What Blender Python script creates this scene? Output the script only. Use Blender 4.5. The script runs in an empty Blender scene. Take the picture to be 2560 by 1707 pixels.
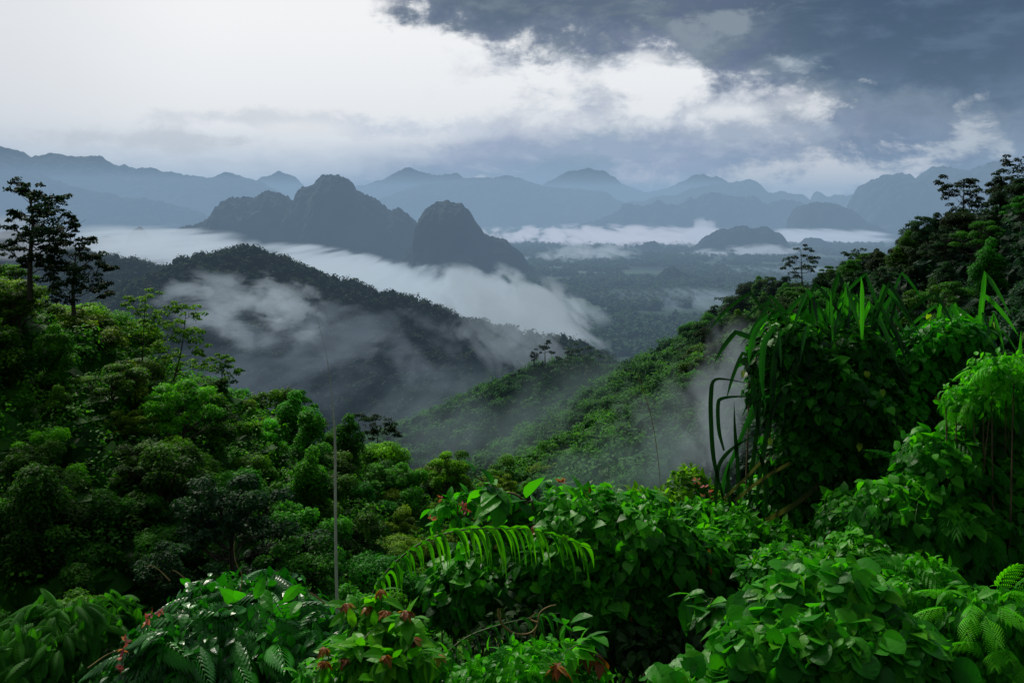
import bpy, math, random
import numpy as np
from math import radians as R
rng = np.random.default_rng(7)
random.seed(7)
F = 1000.0; HY = 205.0                       # focal length and horizon row for a 1024 px wide frame
scene = bpy.context.scene
col = scene.collection

def P(px, py, Y):
    return np.array([(px - 512.0) / F * Y, Y, (HY - py) / F * Y])

# ------------------------------------------------------------------ noise helpers
def _hash(ix, iy, s):
    h = np.sin(ix * 127.1 + iy * 311.7 + s * 74.7) * 43758.5453
    return h - np.floor(h)
def vnoise(x, y, s=0):
    x = np.asarray(x, float); y = np.asarray(y, float)
    ix = np.floor(x); iy = np.floor(y); fx = x - ix; fy = y - iy
    fx = fx * fx * (3 - 2 * fx); fy = fy * fy * (3 - 2 * fy)
    a = _hash(ix, iy, s); b = _hash(ix + 1, iy, s); c = _hash(ix, iy + 1, s); d = _hash(ix + 1, iy + 1, s)
    return (a * (1 - fx) + b * fx) * (1 - fy) + (c * (1 - fx) + d * fx) * fy
def fbm(x, y, s=0, o=4):
    t = 0; a = 0.5; 
    for k in range(o):
        t = t + a * (vnoise(x * 2 ** k, y * 2 ** k, s + k) - 0.5); a *= 0.55
    return t
def smooth(a, b, x):
    t = np.clip((x - a) / (b - a), 0, 1); return t * t * (3 - 2 * t)

# ------------------------------------------------------------------ mesh builder
class MB:
    def __init__(s): s.v = []; s.f = []; s.t = []; s.m = []; s.n = 0
    def add(s, v, f, tint=0.5, mat=0):
        v = np.asarray(v, float).reshape(-1, 3); f = np.asarray(f, int)
        s.v.append(v); s.f.append(f + s.n); s.n += len(v)
        s.t.append(np.broadcast_to(np.asarray(tint, float), (len(f),)).copy())
        s.m.append(np.full(len(f), mat, int))
    def build(s, name, mats, parent=None, loc=None, smooth_shade=False):
        me = bpy.data.meshes.new(name)
        if s.v:
            v = np.concatenate(s.v)
            if loc is not None: v = v - np.asarray(loc)
            loops = np.concatenate([f.ravel() for f in s.f]); tot = np.concatenate([np.full(len(f), f.shape[1]) for f in s.f])
            st = np.concatenate([[0], np.cumsum(tot)[:-1]])
            me.vertices.add(len(v)); me.vertices.foreach_set('co', v.astype(np.float32).ravel())
            me.loops.add(len(loops)); me.loops.foreach_set('vertex_index', loops.astype(np.int32))
            me.polygons.add(len(tot)); me.polygons.foreach_set('loop_start', st.astype(np.int32))
            me.polygons.foreach_set('loop_total', tot.astype(np.int32))
            me.polygons.foreach_set('use_smooth', np.full(len(tot), smooth_shade))
            me.polygons.foreach_set('material_index', np.concatenate(s.m).astype(np.int32))
            at = me.attributes.new('tint', 'FLOAT', 'FACE'); at.data.foreach_set('value', np.concatenate(s.t).astype(np.float32))
            me.update(calc_edges=True)
        for m in (mats if isinstance(mats, (list, tuple)) else [mats]): me.materials.append(m)
        o = bpy.data.objects.new(name, me); col.objects.link(o)
        if parent is not None: o.parent = parent
        return o

def tube(mb, pts, r0, r1, seg=6, tint=0.5, mat=0):
    pts = np.asarray(pts, float); n = len(pts)
    T = np.gradient(pts, axis=0); T /= np.linalg.norm(T, axis=1)[:, None] + 1e-9
    ref = np.array([0.31, 0.95, 0.1]) if abs(T[0][2]) > 0.8 else np.array([0.05, 0.1, 1.0])
    A = np.cross(T, ref); A /= np.linalg.norm(A, axis=1)[:, None] + 1e-9; B = np.cross(T, A)
    rr = np.linspace(r0, r1, n) if np.isscalar(r0) else np.asarray(r0)
    th = np.arange(seg) / seg * 2 * np.pi
    ring = A[:, None, :] * np.cos(th)[None, :, None] + B[:, None, :] * np.sin(th)[None, :, None]
    v = pts[:, None, :] + ring * rr[:, None, None]
    i = np.arange(n - 1)[:, None] * seg; j = np.arange(seg)[None, :]; j2 = (j + 1) % seg
    f = np.stack([i + j, i + j2, i + seg + j2, i + seg + j], -1).reshape(-1, 4)
    mb.add(v.reshape(-1, 3), f, tint, mat)

def bez(a, b, c, n=7):
    t = np.linspace(0, 1, n)[:, None]; a, b, c = map(np.asarray, (a, b, c))
    return (1 - t) ** 2 * a + 2 * t * (1 - t) * b + t * t * c
def spline(pts, n=40):
    pts = np.asarray(pts, float); k = len(pts)
    P0 = np.vstack([2 * pts[0] - pts[1], pts, 2 * pts[-1] - pts[-2]])
    out = []
    for t in np.linspace(0, k - 1 - 1e-6, n):
        i = int(t); u = t - i; p0, p1, p2, p3 = P0[i:i + 4]
        out.append(0.5 * ((2 * p1) + (-p0 + p2) * u + (2 * p0 - 5 * p1 + 4 * p2 - p3) * u * u + (-p0 + 3 * p1 - 3 * p2 + p3) * u ** 3))
    return np.array(out)

def nrm(v): return v / (np.linalg.norm(v, axis=-1, keepdims=True) + 1e-9)
def frames(axis, normal):
    a = nrm(axis); n = normal - (normal * a).sum(-1, keepdims=True) * a; n = nrm(n); s = np.cross(a, n)
    return np.stack([s, a, n], -1)                     # columns side, axis, normal
def place(mb, tmpl, pos, axis, normal, size, tint, mat=0):
    tv, tf = tmpl[0], tmpl[1]; N = len(pos); M = frames(axis, normal)
    size = np.broadcast_to(np.asarray(size, float), (N,))
    v = np.einsum('nij,vj->nvi', M, tv) * size[:, None, None] + pos[:, None, :]
    f = (tf[None] + (np.arange(N) * len(tv))[:, None, None]).reshape(-1, tf.shape[1])
    t = np.repeat(np.broadcast_to(np.asarray(tint, float), (N,)), len(tf))
    if len(tmpl) > 2: t = t + np.tile(tmpl[2], N)
    mb.add(v.reshape(-1, 3), f, t, mat)
def randdir(n):
    return nrm(rng.normal(size=(n, 3)))

# ------------------------------------------------------------------ leaf templates (length 1 along +Y)
def leaf_tmpl(ys, ws, droop=0.25, fold=0.12, base_back=0.0):
    v = []; f = []
    for i, (y, w) in enumerate(zip(ys, ws)):
        z = -droop * y * y; yb = y - (base_back if i == 0 else 0)
        v += [(0, y, z), (-w, yb, z + fold * w * 2 - 0.02), (w, yb, z + fold * w * 2 - 0.02)]
    for i in range(len(ys) - 1):
        a = 3 * i; b = a + 3
        f += [(a, b, b + 1, a + 1), (a + 2, b + 2, b, a)]
    return np.array(v, float), np.array(f)
HEART = leaf_tmpl([0, .14, .34, .58, .8, 1.0], [.22, .40, .42, .31, .14, .004], .22, .07, .13)
OVATE = leaf_tmpl([0, .15, .38, .62, .84, 1.0], [.02, .17, .25, .22, .11, .004], .30, .14)
LANCE = leaf_tmpl([0, .2, .5, .8, 1.0], [.012, .07, .085, .045, .003], .45, .2)
ROUND = leaf_tmpl([0, .1, .3, .52, .72, .88, 1.0], [.22, .42, .52, .52, .42, .25, .02], .20, .035, .14)
SMALL = leaf_tmpl([0, .45, 1.0], [.02, .24, .01], .2, .15)
# crown leaf spray: three crossed little quads
def quad_t():
    v = [(-.32, 0, 0), (.10, -.14, .06), (.40, .62, .0), (-.10, 1.0, -.16)]
    return np.array(v, float), np.array([(0, 1, 2, 3)])
QUAD = quad_t()
def pinnate(nl=12, w=.16, ll=.34, droop=.5, tm=SMALL, ang=62):
    mb = MB()
    t = np.linspace(.08, 1, nl); pos = []; ax = []; sz = []
    for s in (-1, 1):
        for k in t:
            pos.append((0, k * .92, -droop * k * k)); a = R(ang - 25 * k)
            ax.append((s * math.sin(a), math.cos(a), -.45 - .3 * k)); sz.append(ll * (math.sin(math.pi * min(1, .12 + .85 * k)) * .75 + .3))
    place(mb, tm, np.array(pos), np.array(ax, float), np.tile([0, 0, 1.], (len(pos), 1)), np.array(sz), 0)
    p = [(0, k * .92, -droop * k * k) for k in np.linspace(0, 1, 6)]
    tube(mb, p, .009, .003, 3)
    v = np.concatenate(mb.v); q = np.concatenate([f for f in mb.f])
    return v, q
LEAFLET = leaf_tmpl([0, .2, .5, .8, 1.0], [.02, .10, .12, .08, .004], .35, .15)
PINN = pinnate(12, ll=.36, tm=LEAFLET, droop=.6)
FEATHER_PINNA = pinnate(9, ll=.16, droop=.3, tm=leaf_tmpl([0, .5, 1.0], [.06, .22, .05], 0, .0), ang=80)
def bipinnate():
    mb = MB(); pos = []; ax = []; sz = []
    for s in (-1, 1):
        for k in np.linspace(.18, 1, 7):
            pos.append((0, k * .8, -.60 * k * k)); a = R(66 - 34 * k)
            ax.append((s * math.sin(a), math.cos(a), -.45 - .35 * k)); sz.append(.50 * (.65 + .35 * math.sin(math.pi * k)))
    place(mb, FEATHER_PINNA, np.array(pos), np.array(ax, float), np.tile([0, 0, 1.], (len(pos), 1)), np.array(sz), 0)
    tube(mb, [(0, k * .8, -.38 * k * k) for k in np.linspace(0, 1, 5)], .008, .004, 3)
    return np.concatenate(mb.v), np.concatenate(mb.f)
BIPINN = bipinnate()

# ------------------------------------------------------------------ materials
def newmat(name):
    m = bpy.data.materials.new(name); m.use_nodes = True; nt = m.node_tree; nt.nodes.clear()
    return m, nt, nt.nodes.new, nt.links.new
def leafmat(name, dark, mid, bright, trans=0.35, rough=0.45, spec=0.5, objvar=0.0, nscale=0.6, bump=False):
    m, nt, N, L = newmat(name)
    out = N('ShaderNodeOutputMaterial'); at = N('ShaderNodeAttribute'); at.attribute_name = 'tint'
    ramp = N('ShaderNodeValToRGB'); e = ramp.color_ramp.elements
    e[0].position = 0.0; e[0].color = (*dark, 1); e[1].position = 1.0; e[1].color = (*bright, 1)
    k = e.new(0.5); k.color = (*mid, 1)
    fac = at.outputs['Fac']
    noise = N('ShaderNodeTexNoise'); noise.inputs['Scale'].default_value = nscale; noise.inputs['Detail'].default_value = 3
    tc = N('ShaderNodeTexCoord'); L(tc.outputs['Object'], noise.inputs['Vector'])
    ma = N('ShaderNodeMath'); ma.operation = 'MULTIPLY_ADD'; L(noise.outputs['Fac'], ma.inputs[0]); ma.inputs[1].default_value = 0.7; ma.inputs[2].default_value = -0.35
    ad = N('ShaderNodeMath'); ad.operation = 'ADD'; L(fac, ad.inputs[0]); L(ma.outputs[0], ad.inputs[1]); fac = ad.outputs[0]
    if objvar:
        oi = N('ShaderNodeObjectInfo'); mo = N('ShaderNodeMath'); mo.operation = 'MULTIPLY_ADD'
        L(oi.outputs['Random'], mo.inputs[0]); mo.inputs[1].default_value = objvar; mo.inputs[2].default_value = -objvar / 2
        a2 = N('ShaderNodeMath'); a2.operation = 'ADD'; L(fac, a2.inputs[0]); L(mo.outputs[0], a2.inputs[1]); fac = a2.outputs[0]
    L(fac, ramp.inputs['Fac'])
    colr = ramp.outputs['Color']
    if objvar:
        hs = N('ShaderNodeHueSaturation'); L(colr, hs.inputs['Color'])
        mh = N('ShaderNodeMath'); mh.operation = 'MULTIPLY_ADD'; L(oi.outputs['Random'], mh.inputs[0]); mh.inputs[1].default_value = 0.05; mh.inputs[2].default_value = 0.475
        L(mh.outputs[0], hs.inputs['Hue']); colr = hs.outputs['Color']
    pb = N('ShaderNodeBsdfPrincipled'); L(colr, pb.inputs['Base Color']); pb.inputs['Roughness'].default_value = rough
    pb.inputs['Specular IOR Level'].default_value = spec
    tr = N('ShaderNodeBsdfTranslucent'); mx = N('ShaderNodeMixShader'); mx.inputs[0].default_value = trans
    g = N('ShaderNodeMixRGB'); g.blend_type = 'MULTIPLY'; g.inputs[0].default_value = 1; L(colr, g.inputs[1]); g.inputs[2].default_value = (1.5, 1.75, 0.5, 1)
    L(g.outputs[0], tr.inputs['Color'])
    L(pb.outputs[0], mx.inputs[1]); L(tr.outputs[0], mx.inputs[2]); L(mx.outputs[0], out.inputs['Surface'])
    if bump:
        b = N('ShaderNodeBump'); n2 = N('ShaderNodeTexNoise'); n2.inputs['Scale'].default_value = 45; L(tc.outputs['Object'], n2.inputs['Vector'])
        L(n2.outputs['Fac'], b.inputs['Height']); b.inputs['Strength'].default_value = .25; b.inputs['Distance'].default_value = .01; L(b.outputs[0], pb.inputs['Normal'])
    return m
def plainmat(name, c1, c2, rough=0.8, scale=3, spec=0.3, stretch=(1, 1, 1)):
    m, nt, N, L = newmat(name)
    out = N('ShaderNodeOutputMaterial'); pb = N('ShaderNodeBsdfPrincipled'); no = N('ShaderNodeTexNoise'); ra = N('ShaderNodeValToRGB')
    tc = N('ShaderNodeTexCoord'); mp = N('ShaderNodeMapping'); mp.inputs['Scale'].default_value = stretch
    L(tc.outputs['Object'], mp.inputs['Vector']); L(mp.outputs[0], no.inputs['Vector'])
    no.inputs['Scale'].default_value = scale; no.inputs['Detail'].default_value = 6
    ra.color_ramp.elements[0].position = .32; ra.color_ramp.elements[1].position = .68
    ra.color_ramp.elements[0].color = (*c1, 1); ra.color_ramp.elements[1].color = (*c2, 1)
    L(no.outputs['Fac'], ra.inputs[0]); L(ra.outputs[0], pb.inputs['Base Color']); pb.inputs['Roughness'].default_value = rough
    pb.inputs['Specular IOR Level'].default_value = spec
    L(pb.outputs[0], out.inputs['Surface']); return m

M = {}
M['bark'] = plainmat('bark', (.03, .026, .02), (.075, .065, .05), .9, 6)
M['palebark'] = plainmat('pale_bark', (.10, .09, .075), (.2, .18, .15), .9, 4)
M['ground'] = plainmat('undergrowth_soil', (.010, .022, .006), (.022, .045, .014), 1, .12, .1)
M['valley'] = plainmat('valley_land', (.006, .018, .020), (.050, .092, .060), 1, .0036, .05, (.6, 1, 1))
M['rock'] = plainmat('karst_rock_and_scrub', (.008, .016, .014), (.045, .056, .048), 1, .010, .05, (1.6, 1, .45))
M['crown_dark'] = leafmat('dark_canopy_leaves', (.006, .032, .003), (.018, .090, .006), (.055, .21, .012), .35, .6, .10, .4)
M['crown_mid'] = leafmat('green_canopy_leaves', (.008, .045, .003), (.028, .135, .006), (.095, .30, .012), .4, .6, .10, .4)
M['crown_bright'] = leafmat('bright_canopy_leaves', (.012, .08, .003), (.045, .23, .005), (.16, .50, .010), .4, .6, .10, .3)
M['crown_olive'] = leafmat('olive_canopy_leaves', (.018, .048, .003), (.062, .145, .007), (.20, .34, .014), .4, .6, .10, .4)
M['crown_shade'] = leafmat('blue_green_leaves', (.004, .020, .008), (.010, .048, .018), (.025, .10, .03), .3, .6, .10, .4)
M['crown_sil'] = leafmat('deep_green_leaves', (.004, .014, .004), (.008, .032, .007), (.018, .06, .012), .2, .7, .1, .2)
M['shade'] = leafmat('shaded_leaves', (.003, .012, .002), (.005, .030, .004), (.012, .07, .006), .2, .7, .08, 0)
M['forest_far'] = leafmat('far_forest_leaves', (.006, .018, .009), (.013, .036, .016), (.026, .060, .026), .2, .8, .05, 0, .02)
M['valley_wood'] = leafmat('hazy_woodland_leaves', (.012, .034, .024), (.026, .070, .044), (.06, .13, .07), .2, .8, .05, 0, .004)  # distance haze mixed into the leaf colour as a paler blue-green
M['forest_mid'] = leafmat('hazy_forest_leaves', (.010, .038, .013), (.030, .105, .032), (.08, .22, .055), .3, .8, .06, 0, .02)  # leaf greens pushed toward teal to carry the slope's haze
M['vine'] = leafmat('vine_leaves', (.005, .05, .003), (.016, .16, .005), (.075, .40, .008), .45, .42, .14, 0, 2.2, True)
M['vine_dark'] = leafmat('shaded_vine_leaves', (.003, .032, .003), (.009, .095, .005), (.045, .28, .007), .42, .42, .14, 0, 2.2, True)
M['lime'] = leafmat('lime_leaves', (.015, .11, .002), (.05, .27, .004), (.15, .46, .008), .45, .42, .14, 0, 3, True)
M['broad'] = leafmat('broad_round_leaves', (.004, .065, .004), (.016, .18, .006), (.065, .40, .008), .45, .42, .18, 0, 3, True)
M['strap'] = leafmat('strap_leaves', (.003, .022, .006), (.008, .075, .012), (.045, .31, .014), .38, .36, .3, 0, 2)
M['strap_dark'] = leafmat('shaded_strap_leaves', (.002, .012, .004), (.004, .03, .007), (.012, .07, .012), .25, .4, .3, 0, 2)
M['straw'] = leafmat('dead_strap_leaves', (.03, .045, .015), (.06, .07, .03), (.14, .13, .06), .2, .6, .2, 0, 2)
M['feather'] = leafmat('feathery_leaves', (.006, .08, .002), (.022, .26, .003), (.14, .58, .006), .48, .45, .15, 0, 2.5)
M['darkfern'] = leafmat('dark_compound_leaves', (.002, .03, .004), (.005, .085, .006), (.025, .24, .008), .32, .32, .35, 0, 3, True)
M['young'] = leafmat('red_brown_young_leaves', (.12, .03, .006), (.28, .08, .015), (.36, .20, .03), .4, .4, .3, 0, 6)
M['yellow'] = leafmat('yellow_green_leaves', (.12, .28, .01), (.28, .42, .02), (.5, .5, .03), .4, .4, .4, 0, 6)
M['pink'] = leafmat('pink_petals', (.22, .03, .05), (.40, .09, .12), (.5, .25, .2), .3, .6, .2, 0, 8)
M['stem'] = plainmat('green_stem', (.03, .06, .012), (.07, .12, .03), .5, 9)
M['twig'] = plainmat('brown_twig', (.05, .035, .018), (.13, .09, .045), .7, 12)
M['cane'] = plainmat('pale_cane', (.35, .35, .28), (.6, .58, .48), .5, 7, .5, (4, 4, .6))
M['tendril'] = plainmat('tan_tendril', (.18, .13, .04), (.34, .25, .09), .6, 15)

# ------------------------------------------------------------------ ground heightfield
TREE = 8.0
def ridge(pts, lift=TREE):
    return np.array([P(a, b, Y) - np.array([0, 0, lift]) for a, b, Y in pts])
RID = [
    (ridge([(-420, 180, 130), (-200, 228, 140), (0, 262, 152), (110, 306, 165), (200, 352, 175), (280, 396, 186), (335, 432, 195), (385, 446, 205), (435, 458, 215), (480, 474, 228), (530, 498, 240), (640, 590, 260)], 10.5), .50, 3),
    (ridge([(640, 352, 480), (697, 332, 450), (745, 294, 405), (800, 272, 365), (860, 270, 330), (900, 248, 302), (945, 220, 278), (985, 200, 262), (1040, 162, 248), (1250, 60, 215)], 9), .52, 4),
    (ridge([(400, 480, 400), (440, 440, 430), (475, 396, 450), (514, 374, 480), (540, 360, 490), (580, 353, 500), (615, 361, 500), (653, 364, 470), (697, 342, 450), (760, 305, 410)], 8), .45, 6),
    (ridge([(161, 272, 1100), (170, 266, 1100), (187, 258, 1100), (226, 251, 1100), (248, 248, 1100), (266, 252, 1095), (279, 260, 1090), (305, 271, 1080), (340, 282, 1070), (379, 293, 1060), (435, 308, 1040), (470, 322, 1020), (522, 334, 1000), (557, 339, 990), (600, 360, 950), (680, 420, 900)], 5), .52, 12),
    (ridge([(-300, 240, 1500), (-60, 235, 1450), (20, 236, 1400), (91, 256, 1330), (131, 259, 1320), (152, 266, 1320), (190, 285, 1300)], 5), .5, 12),
    (np.array([[-60, -10, -4.4], [-20, 0, -3.0], [0, 1, -2.7], [20, 1, -2.8], [60, -6, -3.5]], float), .56, 3),
]
def H(x, y):
    x = np.asarray(x, float); y = np.asarray(y, float)
    h = np.full(x.shape, -250.0) + 5 * fbm(x / 300, y / 300, 3)
    for pts, sl, w in RID:
        best = np.full(x.shape, 1e9); bz = np.zeros(x.shape)
        for a, b in zip(pts[:-1], pts[1:]):
            d = b - a; t = np.clip(((x - a[0]) * d[0] + (y - a[1]) * d[1]) / (d[0] ** 2 + d[1] ** 2), 0, 1)
            D = np.hypot(x - a[0] - t * d[0], y - a[1] - t * d[1]); k = D < best
            best = np.where(k, D, best); bz = np.where(k, a[2] + t * d[2], bz)
        rel = smooth(0, 60, best)
        r = bz - sl * (np.sqrt(best ** 2 + w ** 2) - w) + rel * 10 * w / 8 * fbm(x / (w * 6), y / (w * 6), 11)
        k = 5.0; m = np.maximum(h, r); h = m + k * .25 * np.maximum(0, 1 - np.abs(h - r) / k) ** 2
    return h
def make_ground():
    az = np.concatenate([np.linspace(-180, -40, 30)[:-1], np.linspace(-40, 40, 340), np.linspace(40, 180, 30)[1:-1]])
    rr = np.concatenate([[.01], np.geomspace(1.5, 60000, 330)])
    A, RR = np.meshgrid(np.radians(az), rr); x = RR * np.sin(A); y = RR * np.cos(A); z = H(x, y)
    n = len(az); m = len(rr); i = np.arange(m - 1)[:, None] * n; j = np.arange(n)[None, :]; j2 = (j + 1) % n
    f = np.stack([i + j, i + j2, i + n + j2, i + n + j], -1).reshape(-1, 4)
    mb = MB(); cy = (RR[:-1] ).ravel()
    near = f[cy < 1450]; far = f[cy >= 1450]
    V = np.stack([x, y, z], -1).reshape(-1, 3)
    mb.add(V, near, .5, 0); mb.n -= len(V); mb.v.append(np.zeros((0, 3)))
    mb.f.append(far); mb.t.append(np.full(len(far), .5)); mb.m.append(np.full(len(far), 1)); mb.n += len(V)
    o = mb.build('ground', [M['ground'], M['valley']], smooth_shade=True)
    o['kind'] = 'structure'; return o
make_ground()

# ------------------------------------------------------------------ mountains
def mountain(name, prof, Y, zbase, depth, rough=10, steep=2.2, seed=0, n=380, mat='rock', fs=60., gully=.25, warp=.16):
    """prof: silhouette (px, py) at distance Y. Height above zbase falls off front and back."""
    prof = np.array(prof, float); xs = (prof[:, 0] - 512) / F * Y; zs = (HY - prof[:, 1]) / F * Y
    x = np.linspace(xs[0] - depth * .1, xs[-1] + depth * .1, n); ny = 80
    v = np.linspace(-1, 1, ny); X, Vv = np.meshgrid(x, v)
    zs2 = np.interp(x, xs, zs) + rough * .85 * fbm(x / (fs * .45), x * 0, seed + 40, 5); xs, zs = x, np.where((x < xs[0]) | (x > xs[-1]), zbase - 20, zs2)
    wx = X + depth * warp * fbm(X / depth * 3, Vv * 3, seed) * (np.abs(Vv) * 2)
    top = np.interp(wx, xs, zs, left=zbase - 20, right=zbase - 20) - zbase
    g = 1 - np.abs(Vv) ** steep
    g = np.clip(g - gully * np.abs(Vv) * np.abs(fbm(X / depth * 5, Vv * 1.5, seed + 5, 3)) * 3, -.05, 1)
    Z = zbase - 4 + top * g + rough * fbm(X / fs, Vv * depth / fs, seed + 9, 4) * smooth(0, rough * 3, top)
    Z += rough * .45 * fbm(X / (fs * .22), Vv * depth / (fs * .22), seed + 20, 4) * 2 * smooth(0, rough * 2, top)
    Yy = Y + Vv * depth / 2 * (.55 + .45 * np.clip(top / (top.max() + 1), 0, 1))
    V = np.stack([X, Yy, Z], -1).reshape(-1, 3)
    i = np.arange(ny - 1)[:, None] * n; j = np.arange(n - 1)[None, :]
    f = np.stack([i + j, i + j + 1, i + n + j + 1, i + n + j], -1).reshape(-1, 4)
    mb = MB(); mb.add(V, f); o = mb.build(name, M[mat], smooth_shade=False); o['kind'] = 'structure'; return o
D = 2.2969
def dp(*pts): return [(a / D, b / D) for a, b in pts]
mountain('mountain', dp((-400, 330), (-100, 325), (0, 335), (40, 345), (75, 358), (220, 355), (250, 368), (300, 385), (400, 395), (470, 402), (520, 395), (550, 402), (600, 420), (640, 440), (700, 480), (760, 520)), 11500, -250, 2500, 70, 1.3, 1, 320, fs=350)
mountain('mountain', dp((-400, 300), (0, 372), (60, 385), (150, 420), (250, 445), (350, 460), (450, 480), (520, 520)), 9000, -250, 1500, 60, 1.3, 2, fs=300)
mountain('mountain', dp((540, 440), (590, 412), (640, 390), (680, 405), (700, 430), (760, 450), (830, 425), (880, 410), (930, 385), (965, 392), (1000, 402), (1050, 398), (1080, 420), (1200, 450), (1350, 470)), 15500, -250, 2000, 60, 1.3, 3, 320, fs=320)
mountain('mountain', dp((820, 500), (880, 450), (960, 425), (1050, 412), (1130, 405), (1170, 404), (1200, 412), (1250, 428), (1330, 432), (1390, 440), (1430, 462), (1480, 462), (1500, 452), (1560, 445), (1610, 425), (1650, 420), (1700, 418), (1720, 410), (1745, 420), (1765, 442), (1800, 438), (1840, 448), (1860, 460), (1868, 459), (1872, 440), (1884, 440), (1895, 452), (1920, 446), (1945, 450), (1970, 440), (2010, 430), (2060, 430), (2160, 450), (2300, 470)), 12500, -250, 2000, 50, 1.5, 4, 420, fs=260)
mountain('mountain', dp((1940, 560), (1960, 500), (1965, 470), (1985, 430), (2010, 412), (2035, 402), (2070, 398), (2095, 412), (2115, 412), (2135, 392), (2150, 382), (2185, 380), (2200, 392), (2235, 390), (2265, 380), (2290, 371), (2310, 385), (2320, 405), (2400, 430), (2600, 420), (2900, 440)), 8500, -250, 1500, 45, 2.2, 5, 320, fs=200)
mountain('mountain', dp((1330, 520), (1390, 500), (1440, 470), (1470, 475), (1510, 462), (1550, 470), (1600, 452), (1640, 440), (1700, 452), (1730, 448), (1760, 466), (1800, 458), (1850, 468), (1880, 490), (1930, 510)), 9800, -250, 1200, 60, 1.8, 24, 380, fs=160)
mountain('mountain', dp((1180, 460), (1240, 425), (1300, 395), (1350, 385), (1390, 395), (1430, 420), (1480, 440), (1540, 430), (1600, 400), (1650, 405), (1700, 440)), 16500, -250, 2000, 60, 1.4, 25, 380, fs=300)
mountain('mountain', dp((1812, 545), (1820, 500), (1838, 472), (1870, 463), (1920, 465), (1950, 480), (1975, 500), (2010, 520), (2050, 545)), 7300, -250, 700, 30, 3, 6, fs=120)
mountain('karst_mountain', dp((400, 560), (425, 520), (458, 516), (488, 492), (512, 462), (535, 452), (585, 446), (615, 434), (640, 442), (660, 464), (672, 466), (680, 444), (700, 428), (725, 418), (740, 404), (765, 397), (790, 402), (805, 416), (815, 432), (850, 450), (875, 470), (898, 488), (915, 480), (935, 488), (950, 508), (965, 560), (975, 600)), 4200, -250, 900, 30, 2.4, 8, 640, fs=90, gully=.35)
mountain('karst_mountain', dp((920, 600), (955, 545), (962, 505), (975, 484), (1000, 464), (1030, 459), (1060, 470), (1080, 482), (1092, 505), (1110, 532), (1130, 543), (1160, 548), (1180, 562), (1200, 580), (1215, 610), (1245, 628), (1260, 645)), 3600, -250, 520, 20, 4, 9, 560, fs=80, gully=.18, warp=.04)
mountain('karst_hill', dp((1575, 590), (1600, 566), (1620, 545), (1655, 524), (1700, 520), (1740, 524), (1760, 520), (1785, 532), (1800, 550), (1820, 572), (1835, 590)), 5400, -250, 350, 22, 3, 12, fs=70)
mountain('wooded_hill', dp((1490, 652), (1505, 635), (1525, 618), (1545, 611), (1565, 620), (1585, 634), (1605, 652)), 3250, -250, 160, 12, 2, 13, 120, fs=30, mat='forest_far')
mountain('wooded_hill', dp((1460, 575), (1480, 555), (1505, 552), (1525, 570)), 5600, -250, 200, 12, 2, 14, 100, fs=40)
mountain('wooded_hill', dp((1525, 590), (1540, 566), (1575, 566), (1600, 585)), 5500, -250, 200, 12, 2, 15, 100, fs=40)
mountain('wooded_hill', dp((1830, 565), (1850, 545), (1880, 544), (1910, 560)), 6000, -250, 200, 12, 2, 16, 100, fs=40)
mountain('wooded_hill', dp((285, 575), (300, 530), (320, 515), (335, 522), (350, 545), (365, 575)), 2300, -250, 160, 10, 2.5, 17, 120, fs=30)
mountain('wooded_hill', dp((190, 580), (215, 552), (240, 538), (268, 545), (290, 570)), 2100, -250, 160, 10, 2.5, 18, 120, fs=30)

# ------------------------------------------------------------------ trees
def crown_cloud(mb, centres, radii, per, leaf, flat=.7, tintc=None, down=.0):
    """leaf sprays on clump shells"""
    for k, (c, r) in enumerate(zip(centres, radii)):
        n = int(per); d = randdir(n); d[:, 2] = np.where(d[:, 2] < -.35, -d[:, 2], d[:, 2])
        rad = r * (1 - .45 * rng.random(n) ** 2) * (1 + .18 * np.sin(d[:, 0] * 7 + k) * np.cos(d[:, 1] * 6 + k * 2))
        pos = c + d * rad[:, None] * np.array([1, 1, flat])
        nor = nrm(d * .8 + np.array([0, 0, .9]) + rng.normal(size=(n, 3)) * .55)
        ax = nrm(np.cross(nor, randdir(n)) + np.array([0, 0, -.35 - down]) + d * .4)
        tc = (.5 if tintc is None else tintc[k])
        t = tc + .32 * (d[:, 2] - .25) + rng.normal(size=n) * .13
        place(mb, QUAD, pos, ax, nor, leaf * (.6 + .8 * rng.random(n)), np.clip(t, 0, 1))

def limb_tubes(mb, base, top, centres, r0, sag=.25, seg=5, wob=.3):
    tr = spline([base, base + (top - base) * .4 + rng.normal(size=3) * np.array([wob, wob, 0]), base + (top - base) * .75 + rng.normal(size=3) * np.array([wob, wob, 0]), top], 12)
    tube(mb, tr, r0, r0 * .38, seg + 2)
    for c in centres:
        hz = min(max((c[2] - base[2]) / (top[2] - base[2]) - .22, .25), .95)
        a = tr[min(int(hz * 11), 11)]
        mid = (a + c) / 2 + np.array([0, 0, -sag * np.linalg.norm(c - a) * .5]) + rng.normal(size=3) * .2
        pts = bez(a, mid, c, 7); pts[1:-1] += rng.normal(size=(5, 3)) * np.linalg.norm(c - a) * .03
        tube(mb, pts, r0 * .33, r0 * .05, seg)
        for q in range(2):
            p = pts[4]; e = c + rng.normal(size=3) * np.linalg.norm(c - a) * .28
            tube(mb, bez(p, (p + e) / 2 - np.array([0, 0, .1]), e, 4), r0 * .13, r0 * .03, 3)

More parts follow.
